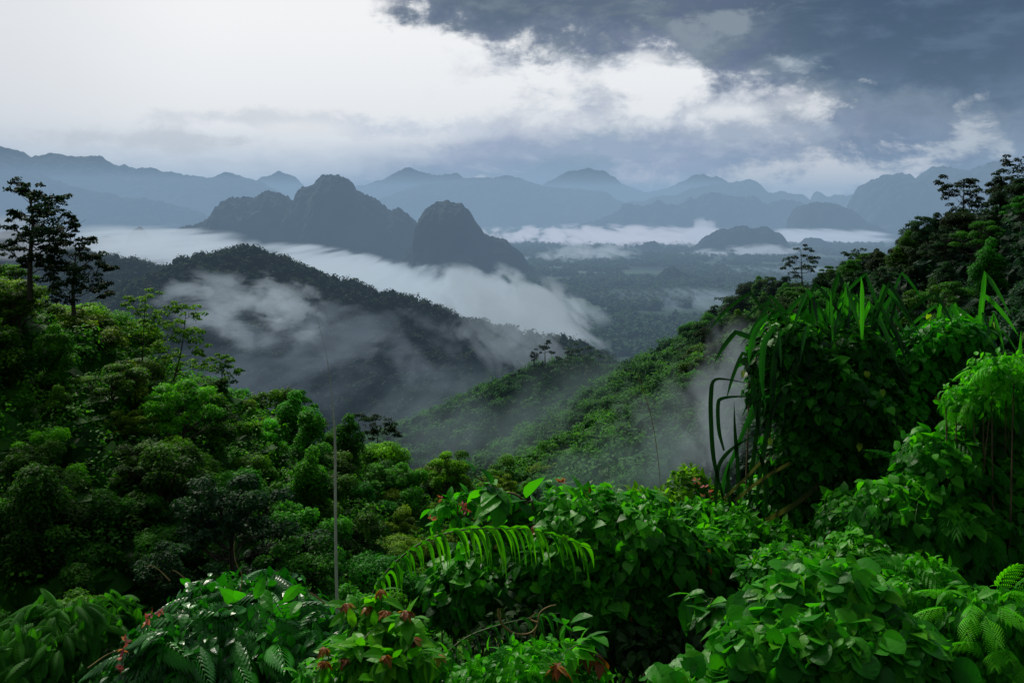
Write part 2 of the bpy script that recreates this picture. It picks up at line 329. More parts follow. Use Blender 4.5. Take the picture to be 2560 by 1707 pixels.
def tree_mesh(kind, h, r, per=95, leaf=.55, seed=0):
    per = per * 3.2; leaf = leaf * .52
    """returns (crown MB, trunk MB), base at the origin"""
    cm = MB(); tm = MB(); base = np.array([0, 0, -1.5]); 
    if kind == 'dome':
        nc = 34; d = randdir(nc); d[:, 2] = np.abs(d[:, 2]) * 1.0 - .25
        cz = h - r * .85; c = d * np.array([r, r, r * .8]) * (.55 + .35 * rng.random((nc, 1))) + np.array([0, 0, cz]); rad = r * (.26 + .16 * rng.random(nc))
        fl = .75
    elif kind == 'lumpy':
        nc = 40; q = [(0, 0, h - r * .8)] + [(rng.normal() * r * .75, rng.normal() * r * .75, h - r * (.9 + rng.random() * 1.5)) for _ in range(4)]
        c = np.array([np.array(q[i % 5]) + randdir(1)[0] * r * .52 * rng.random() ** .4 for i in range(nc)]); rad = r * (.22 + .17 * rng.random(nc)); fl = .8
    elif kind == 'column':
        nc = 34; z = h * (.18 + .8 * rng.random(nc)); a = rng.random(nc) * 6.28; w = r * .75 * np.sin(np.pi * np.clip(z / h * .8 + .12, 0, 1)) * (.4 + .6 * rng.random(nc))
        c = np.stack([w * np.cos(a), w * np.sin(a), z], -1); rad = r * (.26 + .16 * rng.random(nc)); fl = 1.0
    elif kind == 'tier':                          # flat, layered umbrella crown
        nc = 30; z = h * (.62 + .36 * rng.random(nc)); a = rng.random(nc) * 6.28
        w = r * np.sqrt(rng.random(nc)) * np.sqrt(np.clip(1.15 - ((z / h - .62) / .38) ** 2, .1, 1))
        c = np.stack([w * np.cos(a), w * np.sin(a), z], -1); rad = r * (.17 + .12 * rng.random(nc)); fl = .5
    elif kind == 'airy':
        nc = 34; z = h * (.38 + .6 * rng.random(nc)); a = rng.random(nc) * 6.28
        w = r * np.sqrt(rng.random(nc)) * np.sin(np.pi * np.clip((z / h - .3) * 1.25 + .1, .08, 1)); 
        c = np.stack([w * np.cos(a), w * np.sin(a), z], -1); rad = r * (.13 + .10 * rng.random(nc)); fl = .5
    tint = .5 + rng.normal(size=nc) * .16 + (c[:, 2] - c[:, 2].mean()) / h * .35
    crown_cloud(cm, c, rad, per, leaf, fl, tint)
    limb_tubes(tm, base, np.array([0, 0, h - r * .7]), c[:: (2 if kind in ('dome', 'lumpy', 'column') else 1)], .022 * h + .05)
    return cm, tm

def empty(name, loc, rz=0):
    o = bpy.data.objects.new(name, None); col.objects.link(o); o.location = tuple(loc); o.rotation_euler = (0, 0, rz); o.empty_display_size = .3; return o
def tag(o, label, cat, group=None, kind=None):
    if label: o['label'] = label
    if cat: o['category'] = cat
    if group: o['group'] = group
    if kind: o['kind'] = kind
    return o
PROTO = {}
def proto(key, kind, h, r, **kw):
    PROTO[key] = (tree_mesh(kind, h, r, **kw), h, r)
MESHC = {}
def tree_inst(key, mat, loc, s=1.0, rz=0.0, name='broadleaf_tree', sz=None, bark='bark'):
    """a tree = empty > crown, trunk ; meshes shared through obj.copy()"""
    k = (key, mat)
    root = empty(name, loc, rz); root.scale = (s, s, sz or s)
    if k not in MESHC:
        (cm, tm), h, r = PROTO[key]
        c = cm.build('crown', M[mat]); t = tm.build('trunk', M[bark]); MESHC[k] = (c, t); new = (c, t)
    else:
        new = tuple(o.copy() for o in MESHC[k])
        for o in new: col.objects.link(o)
    for o in new: o.parent = root
    return root
for i in range(3): proto('dome%d' % i, 'dome', 11, 5.2, per=120, leaf=.62)
for i in range(3): proto('lumpy%d' % i, 'lumpy', 12, 4.6, per=120, leaf=.6)
for i in range(2): proto('column%d' % i, 'column', 12, 3.6, per=120, leaf=.55)
for i in range(3): proto('tier%d' % i, 'tier', 13, 5.0, per=90, leaf=.5)
for i in range(2): proto('airy%d' % i, 'airy', 13, 4.6, per=60, leaf=.45)

def poisson(n, sampler, dist, tries=40000):
    pts = []; cell = {}
    y, px = sampler(tries); x = (px - 512) / F * y; z = H(x, y); py = HY - F * (z + 6) / y
    ok = FILTER.get(sampler, lambda px, py, y: np.ones(len(px), bool))(px, py, y)
    for x, y in zip(x[ok].tolist(), y[ok].tolist()):
        if len(pts) >= n: break
        dd = dist
        c = (int(x // dd), int(y // dd)); ok = True
        for i in (-1, 0, 1):
            for j in (-1, 0, 1):
                for q in cell.get((c[0] + i, c[1] + j), ()):
                    if (q[0] - x) ** 2 + (q[1] - y) ** 2 < dd * dd: ok = False
        if ok: cell.setdefault(c, []).append((x, y)); pts.append((x, y))
    return pts
FILTER = {}
def crest(k, px):
    a = RID[k][0]; return np.interp(px, 512 + F * a[:, 0] / a[:, 1], a[:, 1])
def proj(x, y, z): return 512 + F * x / y, HY - F * z / y

SHAPE = {'dome': 'round crowned', 'lumpy': 'lumpy', 'column': 'columnar', 'tier': 'flat topped', 'airy': 'thin'}
COLN = {'crown_dark': 'dark green', 'crown_mid': 'mid green', 'crown_bright': 'bright green', 'crown_olive': 'olive green', 'crown_sil': 'blackish green', 'crown_shade': 'blue green'}
used_labels = {}
def hill_tree(x, y, keys, mats, hill, s=1.0, band=None):
    s = float(s)
    z = float(H(x, y)); key = keys[rng.integers(len(keys))]; mat = mats[rng.integers(len(mats))]
    o = tree_inst(key, mat, (x, y, z), s, rng.random() * 6.28, sz=s * (.85 + .35 * rng.random()))
    px, py = proj(x, y, z + 7)
    k = (COLN[mat], SHAPE[key[:-1]], hill)
    used_labels.setdefault(k, []).append((px, py, o)); return o
# left hillside
def s_left(n): return rng.uniform(85, 262, n), rng.uniform(-70, 560, n)
FILTER[s_left] = lambda px, py, y: (py < 740) & (py > 225) & (y < crest(0, px) + 8)
left = poisson(165, s_left, 6.4)
for x, y in left:
    px, py = proj(x, y, H(x, y) + 6)
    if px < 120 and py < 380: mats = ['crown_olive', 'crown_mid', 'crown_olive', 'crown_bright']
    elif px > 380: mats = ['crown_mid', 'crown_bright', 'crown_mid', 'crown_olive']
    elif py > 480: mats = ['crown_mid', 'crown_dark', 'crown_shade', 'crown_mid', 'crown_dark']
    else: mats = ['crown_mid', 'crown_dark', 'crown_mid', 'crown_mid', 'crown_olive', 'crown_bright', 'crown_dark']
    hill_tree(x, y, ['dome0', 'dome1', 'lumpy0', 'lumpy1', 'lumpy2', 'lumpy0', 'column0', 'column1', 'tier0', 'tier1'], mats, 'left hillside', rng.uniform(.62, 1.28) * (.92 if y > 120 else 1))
# right hillside
def s_right(n): return rng.uniform(150, 460, n), rng.uniform(690, 1090, n)
FILTER[s_right] = lambda px, py, y: (py < 420) & (y < crest(1, px) + 8)
for x, y in poisson(105, s_right, 7.2):
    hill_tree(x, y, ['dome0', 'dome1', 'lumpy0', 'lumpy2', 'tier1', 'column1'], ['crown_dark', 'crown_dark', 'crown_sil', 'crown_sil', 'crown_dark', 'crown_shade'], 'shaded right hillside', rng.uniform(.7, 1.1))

def forest(name, label, sampler, n, dist, r, mat, per=70, leaf=.9, nt=6, kinds=('dome', 'lumpy')):
    """a far wood that reads as one mass"""
    T = []
    for i in range(nt):
        mb = MB(); d = randdir(7); d[:, 2] = np.abs(d[:, 2]); c = d * np.array([r * .6, r * .6, r * .6]) + np.array([0, 0, r * .5]); c[0] = (0, 0, r * .5)
        crown_cloud(mb, c, r * (.35 + .25 * rng.random(7)), per // 7, leaf, .85, .5 + rng.normal(size=7) * .12)
        nl = len(np.concatenate(mb.f)); th = np.arange(9) / 9 * 6.283; zz = np.array([-.35, .2, .6, .88, .99]); rw = np.array([.9, 1, .85, .5, .12])
        cv = np.stack([np.outer(rw, np.cos(th)), np.outer(rw, np.sin(th)), np.repeat(zz[:, None], 9, 1)], -1).reshape(-1, 3) * r * .78 * (1 + .16 * rng.normal(size=(45, 1)) ) + np.array([0, 0, r * .25])
        mb.add(cv, [(a * 9 + b2, a * 9 + (b2 + 1) % 9, a * 9 + 9 + (b2 + 1) % 9, a * 9 + 9 + b2) for a in range(4) for b2 in range(9)], .3)
        T.append((np.concatenate(mb.v), np.concatenate(mb.f), np.concatenate(mb.t) - .5))
    pts = poisson(n, sampler, dist, n * 6); out = MB(); k = rng.integers(nt, size=len(pts)); P3 = np.array(pts); Z = H(P3[:, 0], P3[:, 1])
    for i in range(nt):
        s = k == i; m = s.sum()
        if not m: continue
        a = rng.random(m) * 6.28; pos = np.stack([P3[s, 0], P3[s, 1], Z[s]], -1)
        place(out, T[i], pos, np.stack([np.cos(a), np.sin(a), 0 * a], -1), np.tile([0, 0, 1.], (m, 1)), .6 + .85 * rng.random(m), .5 + .5 * fbm(P3[s, 0] / (dist * 4), P3[s, 1] / (dist * 4), 5) + rng.normal(size=m) * .14)
    o = out.build(name, M[mat]); tag(o, label, 'forest', None, 'stuff'); return o
# mid hill: nearest trees individually, rest as a wood
def s_mid(n): return rng.uniform(200, 540, n), rng.uniform(370, 800, n)
FILTER[s_mid] = lambda px, py, y: py < 570
forest('forest', 'misty green forest covering the mid hill in the middle of the valley', s_mid, 3600, 4.4, 4.4, 'forest_mid', 260, .62)
def s_ridge(n): return rng.uniform(620, 1420, n), rng.uniform(-10, 680, n)
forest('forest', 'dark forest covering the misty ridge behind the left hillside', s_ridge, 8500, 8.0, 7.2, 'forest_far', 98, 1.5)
def s_under(n): return rng.uniform(40, 270, n), rng.uniform(-80, 620, n)
forest('undergrowth', 'low dark green undergrowth beneath the trees of the left hillside', s_under, 2600, 3.0, 3.9, 'crown_mid', 300, .34)
def s_under2(n): return rng.uniform(110, 480, n), rng.uniform(680, 1150, n)
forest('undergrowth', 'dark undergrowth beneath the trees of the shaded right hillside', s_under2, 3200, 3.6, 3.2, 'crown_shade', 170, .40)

def s_val(n): return 1650 * (6500 / 1650) ** rng.random(n) ** 1.5, rng.uniform(430, 920, n)
FILTER[s_val] = lambda px, py, y: (fbm((px - 512) / F * y / 170, y / 330, 33, 4) > -.06) & (rng.random(len(px)) < 1)
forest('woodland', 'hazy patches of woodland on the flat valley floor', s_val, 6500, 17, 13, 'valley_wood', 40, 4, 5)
# hand placed trees -------------------------------------------------------
def special(kind, px, py_top, Y, h, r, mat, label, per=90, leaf=.5, name='tree', cat='tree', group=None, bark='bark', base=None, rz=0):
    cm, tm = tree_mesh(kind, h, r, per=per, leaf=leaf)
    top = P(px, py_top, Y); z = top[2] - h
    root = empty(name, (top[0], top[1], z), rz); cm.build('crown', M[mat], root); tm.build('trunk', M[bark], root)
    return tag(root, label, cat, group)
def clump_tree(blobs, trunk, Y, mat, label, per=90, leaf=.4, r0=.3, bark='bark', flat=.55, name='broadleaf_tree', cat='tree', extra=None, dens=1.0):
    if trunk[0][0] > 690: Y = float(crest(1, trunk[0][0])) - 6; leaf *= 1.15
    """crown clumps drawn from (px, py, radius_px) given in photo pixels at distance Y; trunk a polyline of (px, py)"""
    base = P(trunk[0][0], trunk[0][1], Y); gz = base[2]
    root = empty(name, base); cm = MB(); tm = MB(); C = []; RA = []
    for (a, b, rp) in blobs:
        rp = rp * 1.18; rr = rp / F * Y; c = P(a, b, Y) + np.array([0, rng.normal() * rr * 1.2, 0])
        k = max(4, int(rp / 1.5 * dens))
        for q in range(k):
            C.append(c + randdir(1)[0] * rr * 1.15 * np.array([1, 1, .72]) * rng.random() ** .5); RA.append(rr * (.26 + .22 * rng.random()))
    C = np.array(C) - base; RA = np.array(RA)
    crown_cloud(cm, C, RA, per * .9, leaf * .75, flat, .5 + rng.normal(size=len(C)) * .15)
    T = np.array([P(a, b, Y) for a, b in trunk]) - base; tr = spline(T, 18); tube(tm, tr, r0 * .8, r0 * .15, 8)
    for (a, b, rp) in blobs:
        e = P(a, b, Y) - base; D2 = np.abs(tr[:, 2] - (e[2] - .55 * np.hypot(e[0] - np.interp(e[2], tr[:, 2], tr[:, 0]), .5))); st = tr[int(np.argmin(D2))]
        mid = st * .45 + e * .55 + np.array([0, 0, -.18 * np.linalg.norm(e - st)]); pts = bez(st, mid, e, 8); pts[1:-1] += rng.normal(size=(6, 3)) * .04 * np.linalg.norm(e - st)
        tube(tm, pts, r0 * .24, r0 * .05, 5)
        for q in range(5):
            d = e + rng.normal(size=3) * rp / F * Y * .55; tube(tm, bez(pts[5], (pts[5] + d) / 2, d, 4), r0 * .12, r0 * .03, 3)
    cm.build('crown', M[mat], root); tm.build('trunk', M[bark], root)
    return tag(root, label, cat)
clump_tree([(16, 187, 9), (28, 190, 9), (44, 194, 10), (58, 198, 9), (30, 203, 10), (50, 208, 12), (20, 212, 9), (66, 216, 10), (12, 226, 8), (36, 224, 12), (54, 230, 12), (70, 226, 8), (22, 238, 10), (42, 246, 13), (60, 244, 9), (76, 220, 6), (10, 250, 9), (30, 256, 9), (22, 263, 8), (50, 262, 7), (40, 232, 12), (24, 246, 10), (58, 238, 11), (40, 214, 10), (34, 266, 8), (64, 260, 8)],
           [(30, 300), (30, 270), (31, 245), (33, 222), (30, 200), (24, 188)], 140, 'crown_sil', 'tall slender tree with bare trunk and layered dark crown at the left edge', 75, .42, .5)
clump_tree([(72, 240, 8), (64, 252, 10), (80, 252, 12), (92, 260, 11), (70, 268, 13), (86, 272, 13), (102, 268, 9), (60, 282, 11), (78, 288, 14), (98, 284, 12), (108, 290, 8), (50, 270, 9), (88, 240, 5)],
           [(74, 315), (73, 295), (74, 275), (76, 250)], 138, 'crown_sil', 'spreading dark tree just right of the tall slender tree on the left hillside', 75, .42, .4)
clump_tree([(128, 300, 8), (145, 297, 9), (136, 312, 9), (150, 320, 11), (165, 312, 9), (158, 328, 12), (172, 333, 12), (142, 335, 10), (128, 330, 9), (150, 350, 11), (168, 352, 10), (122, 345, 8)],
           [(142, 392), (142, 370), (143, 345), (145, 305)], 158, 'crown_olive', 'airy olive tree with thin visible trunk on the left hillside skyline', 55, .42, .26)
clump_tree([(180, 308, 7), (190, 316, 9), (176, 325, 9), (198, 330, 10), (186, 340, 12), (205, 345, 9), (178, 356, 10), (196, 362, 11), (212, 358, 7)],
           [(168, 398), (176, 372), (182, 345), (186, 312)], 162, 'crown_olive', 'airy leaning tree with pale green leaves right of the olive skyline tree', 55, .42, .24)
clump_tree([(222, 356, 8), (216, 366, 9), (228, 370, 9), (222, 382, 10)], [(222, 410), (222, 390), (222, 360)], 172, 'crown_mid', 'small rounded green tree at the step in the left skyline', 80, .42, .25)
clump_tree([(362, 422, 8), (375, 419, 10), (388, 424, 9), (396, 431, 7), (382, 432, 8), (370, 434, 8)], [(376, 470), (377, 452), (378, 430)], 232, 'crown_sil', 'lone umbrella shaped dark tree standing above the lower left hillside', 80, .5, .4)
clump_tree([(545, 346, 5), (549, 350, 5), (541, 351, 4), (547, 343, 4)], [(545, 366), (545, 348)], 488, 'crown_sil', 'taller of two dark trees on top of the mid hill', 60, .8, .5)
clump_tree([(533, 353, 4), (535, 358, 4)], [(534, 370), (534, 355)], 486, 'crown_sil', 'shorter of two dark trees on top of the mid hill', 60, .8, .5)
clump_tree([(566, 352, 8), (576, 349, 8), (558, 357, 7), (584, 354, 6)], [(570, 368), (570, 352)], 492, 'crown_shade', 'broad dark tree on the knoll right of the two small hilltop trees', 80, .8, .5)
clump_tree([(594, 354, 7), (603, 356, 7), (588, 360, 7), (610, 360, 5)], [(598, 372), (598, 356)], 488, 'crown_shade', 'low spreading dark tree at the right end of the knoll', 80, .8, .5)
clump_tree([(552, 364, 8), (564, 368, 9), (578, 368, 9), (590, 372, 7)], [(568, 384), (568, 368)], 465, 'crown_shade', 'dark tree clump on the front of the mid hill knoll', 80, .8, .5)
clump_tree([(800, 250, 7), (794, 258, 8), (808, 258, 8), (790, 266, 7), (803, 267, 10), (816, 266, 6), (800, 276, 8)], [(802, 295), (802, 280), (801, 252)], 285, 'crown_sil', 'dark layered tree rising above the right hillside beside the fog filled valley', 90, .5, .5)
clump_tree([(858, 256, 7), (864, 256, 8), (860, 264, 8), (866, 266, 7), (862, 274, 7)], [(862, 292), (862, 262)], 276, 'crown_sil', 'small ball headed dark tree on the right hillside ridge', 90, .5, .45)
clump_tree([(950, 182, 9), (962, 184, 8), (958, 194, 10), (974, 182, 8), (980, 192, 9), (966, 206, 12), (985, 206, 10), (955, 214, 9), (946, 188, 6)], [(962, 240), (963, 215), (964, 186)], 236, 'crown_sil', 'big spreading dark tree high on the right hillside skyline', 90, .5, .5)
clump_tree([(990, 184, 8), (998, 180, 9), (1008, 190, 10), (996, 198, 12), (1012, 206, 12), (992, 212, 10)], [(1000, 240), (1001, 215), (1001, 184)], 232, 'crown_sil', 'dark tree standing left of the tallest tree on the right skyline', 90, .5, .5)
clump_tree([(1018, 160, 9), (1026, 172, 12), (1014, 182, 8), (1034, 160, 12), (1022, 196, 12), (1040, 190, 14)], [(1028, 240), (1028, 205), (1028, 165)], 226, 'crown_sil', 'tallest dark tree cut by the right edge of the photo', 90, .5, .6)
clump_tree([(738, 296, 7), (728, 304, 8), (716, 312, 8), (742, 306, 9), (732, 316, 10), (708, 322, 8), (704, 330, 6), (748, 316, 8), (720, 326, 9), (744, 292, 4)], [(732, 350), (733, 330), (734, 300)], 322, 'crown_sil', 'leaning dark tree at the left tip of the right hillside', 90, .55, .45)
clump_tree([(768, 288, 9), (760, 300, 10), (778, 284, 9), (782, 298, 11), (768, 312, 12), (786, 312, 9)], [(772, 335), (772, 310), (772, 288)], 300, 'crown_dark', 'broad dark tree right of the leaning tree on the right hillside', 90, .5, .45)

# ------------------------------------------------------------------ foreground plants
def gz(x, y): return float(H(x, y))
def ell_points(ells, n, inner=.35, face=None):
    """points on the outside of a union of ellipsoids (centre, radii): returns pos, outward normal"""
    w = np.array([e[1][0] * e[1][2] + e[1][0] * e[1][1] for e in ells]); w = w / w.sum(); PP = []; NN = []
    for e, ww in zip(ells, w):
        m = int(n * ww * 1.9) + 4; d = randdir(m); d[:, 2] = np.where(d[:, 2] < -.5, -d[:, 2], d[:, 2]); d[:, 1] = np.where((d[:, 1] > .3) & (rng.random(m) < .5), -d[:, 1], d[:, 1])
        c, r = np.array(e[0]), np.array(e[1]); k = 1 - inner * rng.random(m) ** 2
        bump = 1 + .12 * np.sin(d[:, 0] * 6 + c[0] * 9) * np.cos(d[:, 2] * 5 + c[2] * 7) + .08 * np.sin(d[:, 0] * 13 + d[:, 2] * 11 + c[0])
        p = c + d * r * (k * bump)[:, None]; nn = nrm(d / r)
        keep = np.ones(m, bool)
        for e2 in ells:
            if e2 is e: continue
            q = (p - np.array(e2[0])) / np.array(e2[1]); keep &= (q ** 2).sum(1) > .62
        PP.append(p[keep]); NN.append(nn[keep])
    PP = np.concatenate(PP); NN = np.concatenate(NN); i = rng.permutation(len(PP))[:n]
    return PP[i], NN[i]
def E(px, py, Y, rx, ry, rz):               # ellipsoid from pixel centre and pixel radii
    return (P(px, py, Y), np.array([rx / F * Y, ry / F * Y, rz / F * Y]))
def stems_in(ells, root, n, r=.012, mat='twig', name='stems'):
    mb = MB()
    for k in range(n):
        c, rr = ells[rng.integers(len(ells))]; e = c + randdir(1)[0] * rr * .85; b = np.array([c[0] * .97 + rng.normal() * .12, c[1] + .1 + rng.random() * .2, 0]); b[2] = gz(b[0], b[1]) - .05
        mid = (b + e) / 2 + rng.normal(size=3) * .12; tube(mb, spline([b, mid, e], 9), r * (.6 + .8 * rng.random()), r * .3, 5)
    return mb.build(name, M[mat], root, loc=np.array(root.location))
def foliage(root, tm, pos, nor, size, mat, name='foliage', hang=.9, tint=None, spread=.5, up=.5, jit=.35):
    n = len(pos); nn = nrm(nor + np.array([0, 0, up]) + rng.normal(size=(n, 3)) * jit)
    ax = nrm(np.array([0, 0, -hang]) + nor * .55 + rng.normal(size=(n, 3)) * spread)
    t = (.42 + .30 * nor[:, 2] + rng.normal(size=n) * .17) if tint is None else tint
    mb = MB(); place(mb, tm, pos, ax, nn, size * (.6 + .7 * rng.random(n)), np.clip(t, 0, 1.2))
    return mb.build(name, M[mat], root, loc=np.array(root.location))
def plant(name, ells, label, cat):
    c = np.mean([e[0] for e in ells], 0); z = gz(c[0], c[1]); return tag(empty(name, (c[0], c[1], z)), label, cat)

# heart leaved vine mound in the middle
el = [E(588, 538, 6.5, 62, 60, 46), E(640, 558, 6.4, 66, 60, 62), E(560, 575, 6.4, 60, 60, 50), E(690, 575, 6.6, 52, 55, 46), E(600, 610, 6.3, 100, 60, 50), E(520, 560, 6.6, 40, 45, 40), E(480, 590, 6.5, 52, 50, 42)]
vm = plant('vine_mound', el, 'big mound of glossy heart leaved vine in the middle foreground', 'vine')
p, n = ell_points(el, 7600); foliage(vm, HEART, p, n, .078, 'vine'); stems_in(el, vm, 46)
p, n = ell_points(el, 1500, .5); foliage(vm, OVATE, p, n, .07, 'vine_dark', 'small_leaves', spread=.9)
p, n = ell_points(el, 60, .05); foliage(vm, HEART, p + n * .03, n, .06, 'lime', 'young_leaves')
p, n = ell_points(el, 40, .05); foliage(vm, OVATE, p + n * .03, n, .06, 'young', 'brown_leaves')
# shaded lower hollow
el = [E(640, 665, 5.9, 80, 50, 40), E(520, 650, 5.9, 60, 50, 46), E(700, 650, 6.0, 60, 50, 40)]
vm = plant('shaded_shrub', el, 'deeply shaded leafy shrub below the heart leaved vine mound', 'shrub')
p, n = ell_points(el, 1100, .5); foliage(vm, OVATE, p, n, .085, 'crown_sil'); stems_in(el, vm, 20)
# shrubs right of the mound, under the strap leaved clump
el = [E(735, 545, 7.0, 45, 50, 34), E(780, 560, 7.0, 50, 50, 36), E(700, 530, 7.2, 34, 40, 28), E(840, 560, 7.0, 60, 50, 40)]
vm = plant('leafy_shrub', el, 'shrub with small pointed glossy leaves right of the heart leaved mound', 'shrub')
p, n = ell_points(el, 4200); foliage(vm, OVATE, p, n, .07, 'vine', spread=.9, hang=.4); stems_in(el, vm, 30)
# shrub with red berries at left of the strap clump
el = [E(690, 492, 7.6, 22, 26, 24), E(672, 508, 7.5, 26, 30, 18), E(640, 506, 7.6, 24, 30, 14), E(712, 510, 7.5, 18, 26, 18)]
vm = plant('flowering_shrub', el, 'small shrub with tiny red flowers left of the tall strap leaved clump', 'shrub')
p, n = ell_points(el, 1500); foliage(vm, OVATE, p, n, .065, 'crown_bright', spread=.9, hang=.3); stems_in(el, vm, 18)
fm = MB()
for a, b in [(704, 486), (709, 492), (703, 497), (711, 500), (697, 480), (660, 497)]:
    fm = MB(); q = P(a, b, 7.3); d = randdir(5); place(fm, SMALL, q + d * .006, d, randdir(5), .035, .4 + .3 * rng.random(5))
    fm.build('flower', M['pink'], vm, loc=np.array(vm.location))
# yellow-green twig shrub
def twiggy(name, label, base, tips, Y, tm, size, mat, per=12, r=.008, cat='shrub', stem='stem', spread=.6, tintc=.6, young=None):
    b = P(*base, Y); b2 = np.array([b[0], b[1], gz(b[0], b[1]) - .05]); root = tag(empty(name, b2), label, cat); sm = MB(); fm = MB(); ym = MB()
    for (a, c) in tips:
        e = P(a, c, Y) + np.array([0, rng.normal() * .15, 0]); m = b * .5 + e * .5 + rng.normal(size=3) * .05; m[2] += .1
        pts = spline([b2, b, m, e], 26); tube(sm, pts, r, r * .35, 5)
        k = per; idx = rng.integers(13, 26, size=k); pos = pts[idx] + rng.normal(size=(k, 3)) * .01
        T = nrm(np.gradient(pts, axis=0))[idx]; d = nrm(T * .5 + randdir(k) * spread + np.array([0, 0, -.35]))
        place(fm, tm, pos, d, nrm(np.array([0, 0, 1.]) + randdir(k) * .4), size * (.6 + .7 * rng.random(k)), np.clip(tintc + rng.normal(size=k) * .2, 0, 1))
        if young and rng.random() < .7:
            q = 8; dd = nrm(np.stack([np.cos(np.arange(q) * .785), np.sin(np.arange(q) * .785), -.9 + .9 * rng.random(q)], -1)); place(ym, tm, np.tile(e + np.array([0, -.03, .035]), (q, 1)), dd, nrm(np.array([0, 0, 1.]) + randdir(q) * .3), size * young * (.6 + .5 * rng.random(q)), rng.random(q))
    L = np.array(root.location); fm.build('foliage', M[mat], root, loc=L); sm.build('stems', M[stem], root, loc=L)
    if young: ym.build('young_leaves', M['young'], root, loc=L)
    return root
# broad branch with large drooping leaves
o = twiggy('leafy_branch', 'arching branch with large drooping leaves above the vine mound', (535, 545), [(473, 476), (480, 478), (500, 492), (512, 500), (490, 500)], 6.6, OVATE, .20, 'vine', 9, .012, 'branch', 'twig', tintc=.5)
# small bush with pink flowers
o = twiggy('flowering_shrub', 'small shrub with pink flowers left of the large leaved arching branch', (455, 535), [(436, 500), (448, 494), (460, 496), (470, 506), (476, 516), (440, 512), (456, 508)], 7.0, OVATE, .085, 'crown_bright', 16, .006, tintc=.6)
fm = MB()
for a, b in [(443, 497), (463, 506), (466, 509), (476, 522), (431, 518)]:
    fm = MB(); q = P(a, b, 6.9); d = randdir(6); place(fm, SMALL, q + d * .006, d, randdir(6), .04, .4 + .3 * rng.random(6))
    fm.build('flower', M['pink'], o, loc=np.array(o.location))
# bush top centre with pink tip
o = twiggy('leafy_shrub', 'leafy shrub top with single pink bud above the vine mound', (575, 540), [(548, 490), (560, 484), (570, 492), (582, 498), (552, 502), (592, 505)], 6.8, OVATE, .11, 'vine', 22, .008, tintc=.55)
fm = MB(); q = P(561, 482, 6.8); d = randdir(9); d[:, 2] = abs(d[:, 2]); place(fm, SMALL, q + d * .004, d, randdir(9), .045, .5 + .4 * rng.random(9)); fm.build('flower_bud', M['pink'], o, loc=np.array(o.location))

# arching reed
def reed(label, pts, Y, nblade, bl, bw, mat='strap', name='arching_reed', sides=True, r=.008):
    L3 = spline([P(a, b, Y) for a, b in pts], 60); b = L3[0]; g = np.array([b[0], b[1], gz(b[0], b[1])]); root = tag(empty(name, g), label, 'reed')
    sm = MB(); tube(sm, np.vstack([[g], L3]), r, r * .25, 6); bm = MB()
    T = nrm(np.gradient(L3, axis=0))
    for k in range(nblade):
        i = int(4 + (50) * k / nblade + rng.random() * 2); p0 = L3[i]; s = 1 if k % 2 else -1; l = bl * (.65 + .5 * rng.random()) * (1 if i < 40 else .75)
        out = nrm(T[i] * (.4 + .6 * rng.random()) + np.array([s * .5 * rng.random(), s * .8, .1 + .4 * rng.random()])); w = bw * (.7 + .5 * rng.random())
        t = np.linspace(0, 1, 9)[:, None]; c = p0 + out * l * .55 * (1 - (1 - t) ** 2) * .8 + np.array([0, 0, -1]) * l * .85 * t ** 1.9 + T[i] * l * .12 * t
        dt = nrm(np.gradient(c, axis=0)); sd = nrm(np.cross(dt, np.array([.2, 1, .15]))); ww = w * np.array([.5, .9, 1, 1, .9, .75, .55, .3, .02])[:, None]
        v = np.concatenate([c - sd * ww, c + np.array([0, -.25, .0]) * ww, c + sd * ww]); f = [(i2, i2 + 1, 9 + i2 + 1, 9 + i2) for i2 in range(8)] + [(9 + i2, 9 + i2 + 1, 18 + i2 + 1, 18 + i2) for i2 in range(8)]
        bm.add(v, f, .15 + .5 * rng.random())
    L = np.array(root.location); bm.build('blades', M[mat], root, loc=L); sm.build('stem', M['stem'], root, loc=L); return root
reed('long arching reed with drooping bright green blades in front of the left slope', [(366, 610), (380, 580), (402, 556), (430, 538), (465, 529), (500, 528), (535, 530), (570, 540), (600, 551)], 5.9, 60, .32, .013, 'lime')
reed('shorter dark arching reed beneath the long bright reed', [(430, 680), (445, 655), (468, 636), (500, 624), (535, 616), (560, 612)], 5.4, 26, .24, .009)

# dark compound-leaf shrub bottom left
def fronds(name, label, ells, n, size, mat, tm, cat='shrub', hang=.35, stems=20, tint=None, fill=0):
    root = plant(name, ells, label, cat); p, nn = ell_points(ells, n, .5)
    c = np.mean([e[0] for e in ells], 0); outw = nrm((p - c) * np.array([1, 1, .5]))
    ax = outw + np.array([0, 0, .15 - hang]) + rng.normal(size=p.shape) * .6; ax[:, 2] = np.minimum(ax[:, 2], .22); ax = nrm(ax); nor = nrm(np.array([0, 0, 1.]) + nn * .4 + rng.normal(size=p.shape) * .25)
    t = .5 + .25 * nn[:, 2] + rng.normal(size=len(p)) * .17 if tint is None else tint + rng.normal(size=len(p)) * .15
    mb = MB(); place(mb, tm, p - ax * size * .35, ax, nor, size * (.6 + .6 * rng.random(len(p))), np.clip(t, 0, 1.2)); mb.build('foliage', M[mat], root, loc=np.array(root.location)); stems_in(ells, root, stems)
    if fill: p, nn = ell_points(ells, fill, .6); foliage(root, OVATE, p, nn, .05, 'vine', 'small_leaves', spread=.9, tint=np.clip((tint or .5) - .1 + .3 * nn[:, 2] + rng.normal(size=len(p)) * .15, 0, 1))
    return root
el = [E(250, 625, 5.6, 90, 60, 45), E(200, 660, 5.4, 80, 60, 50), E(300, 660, 5.4, 70, 60, 50), E(235, 600, 5.8, 60, 40, 22), E(150, 690, 5.3, 40, 40, 40)]
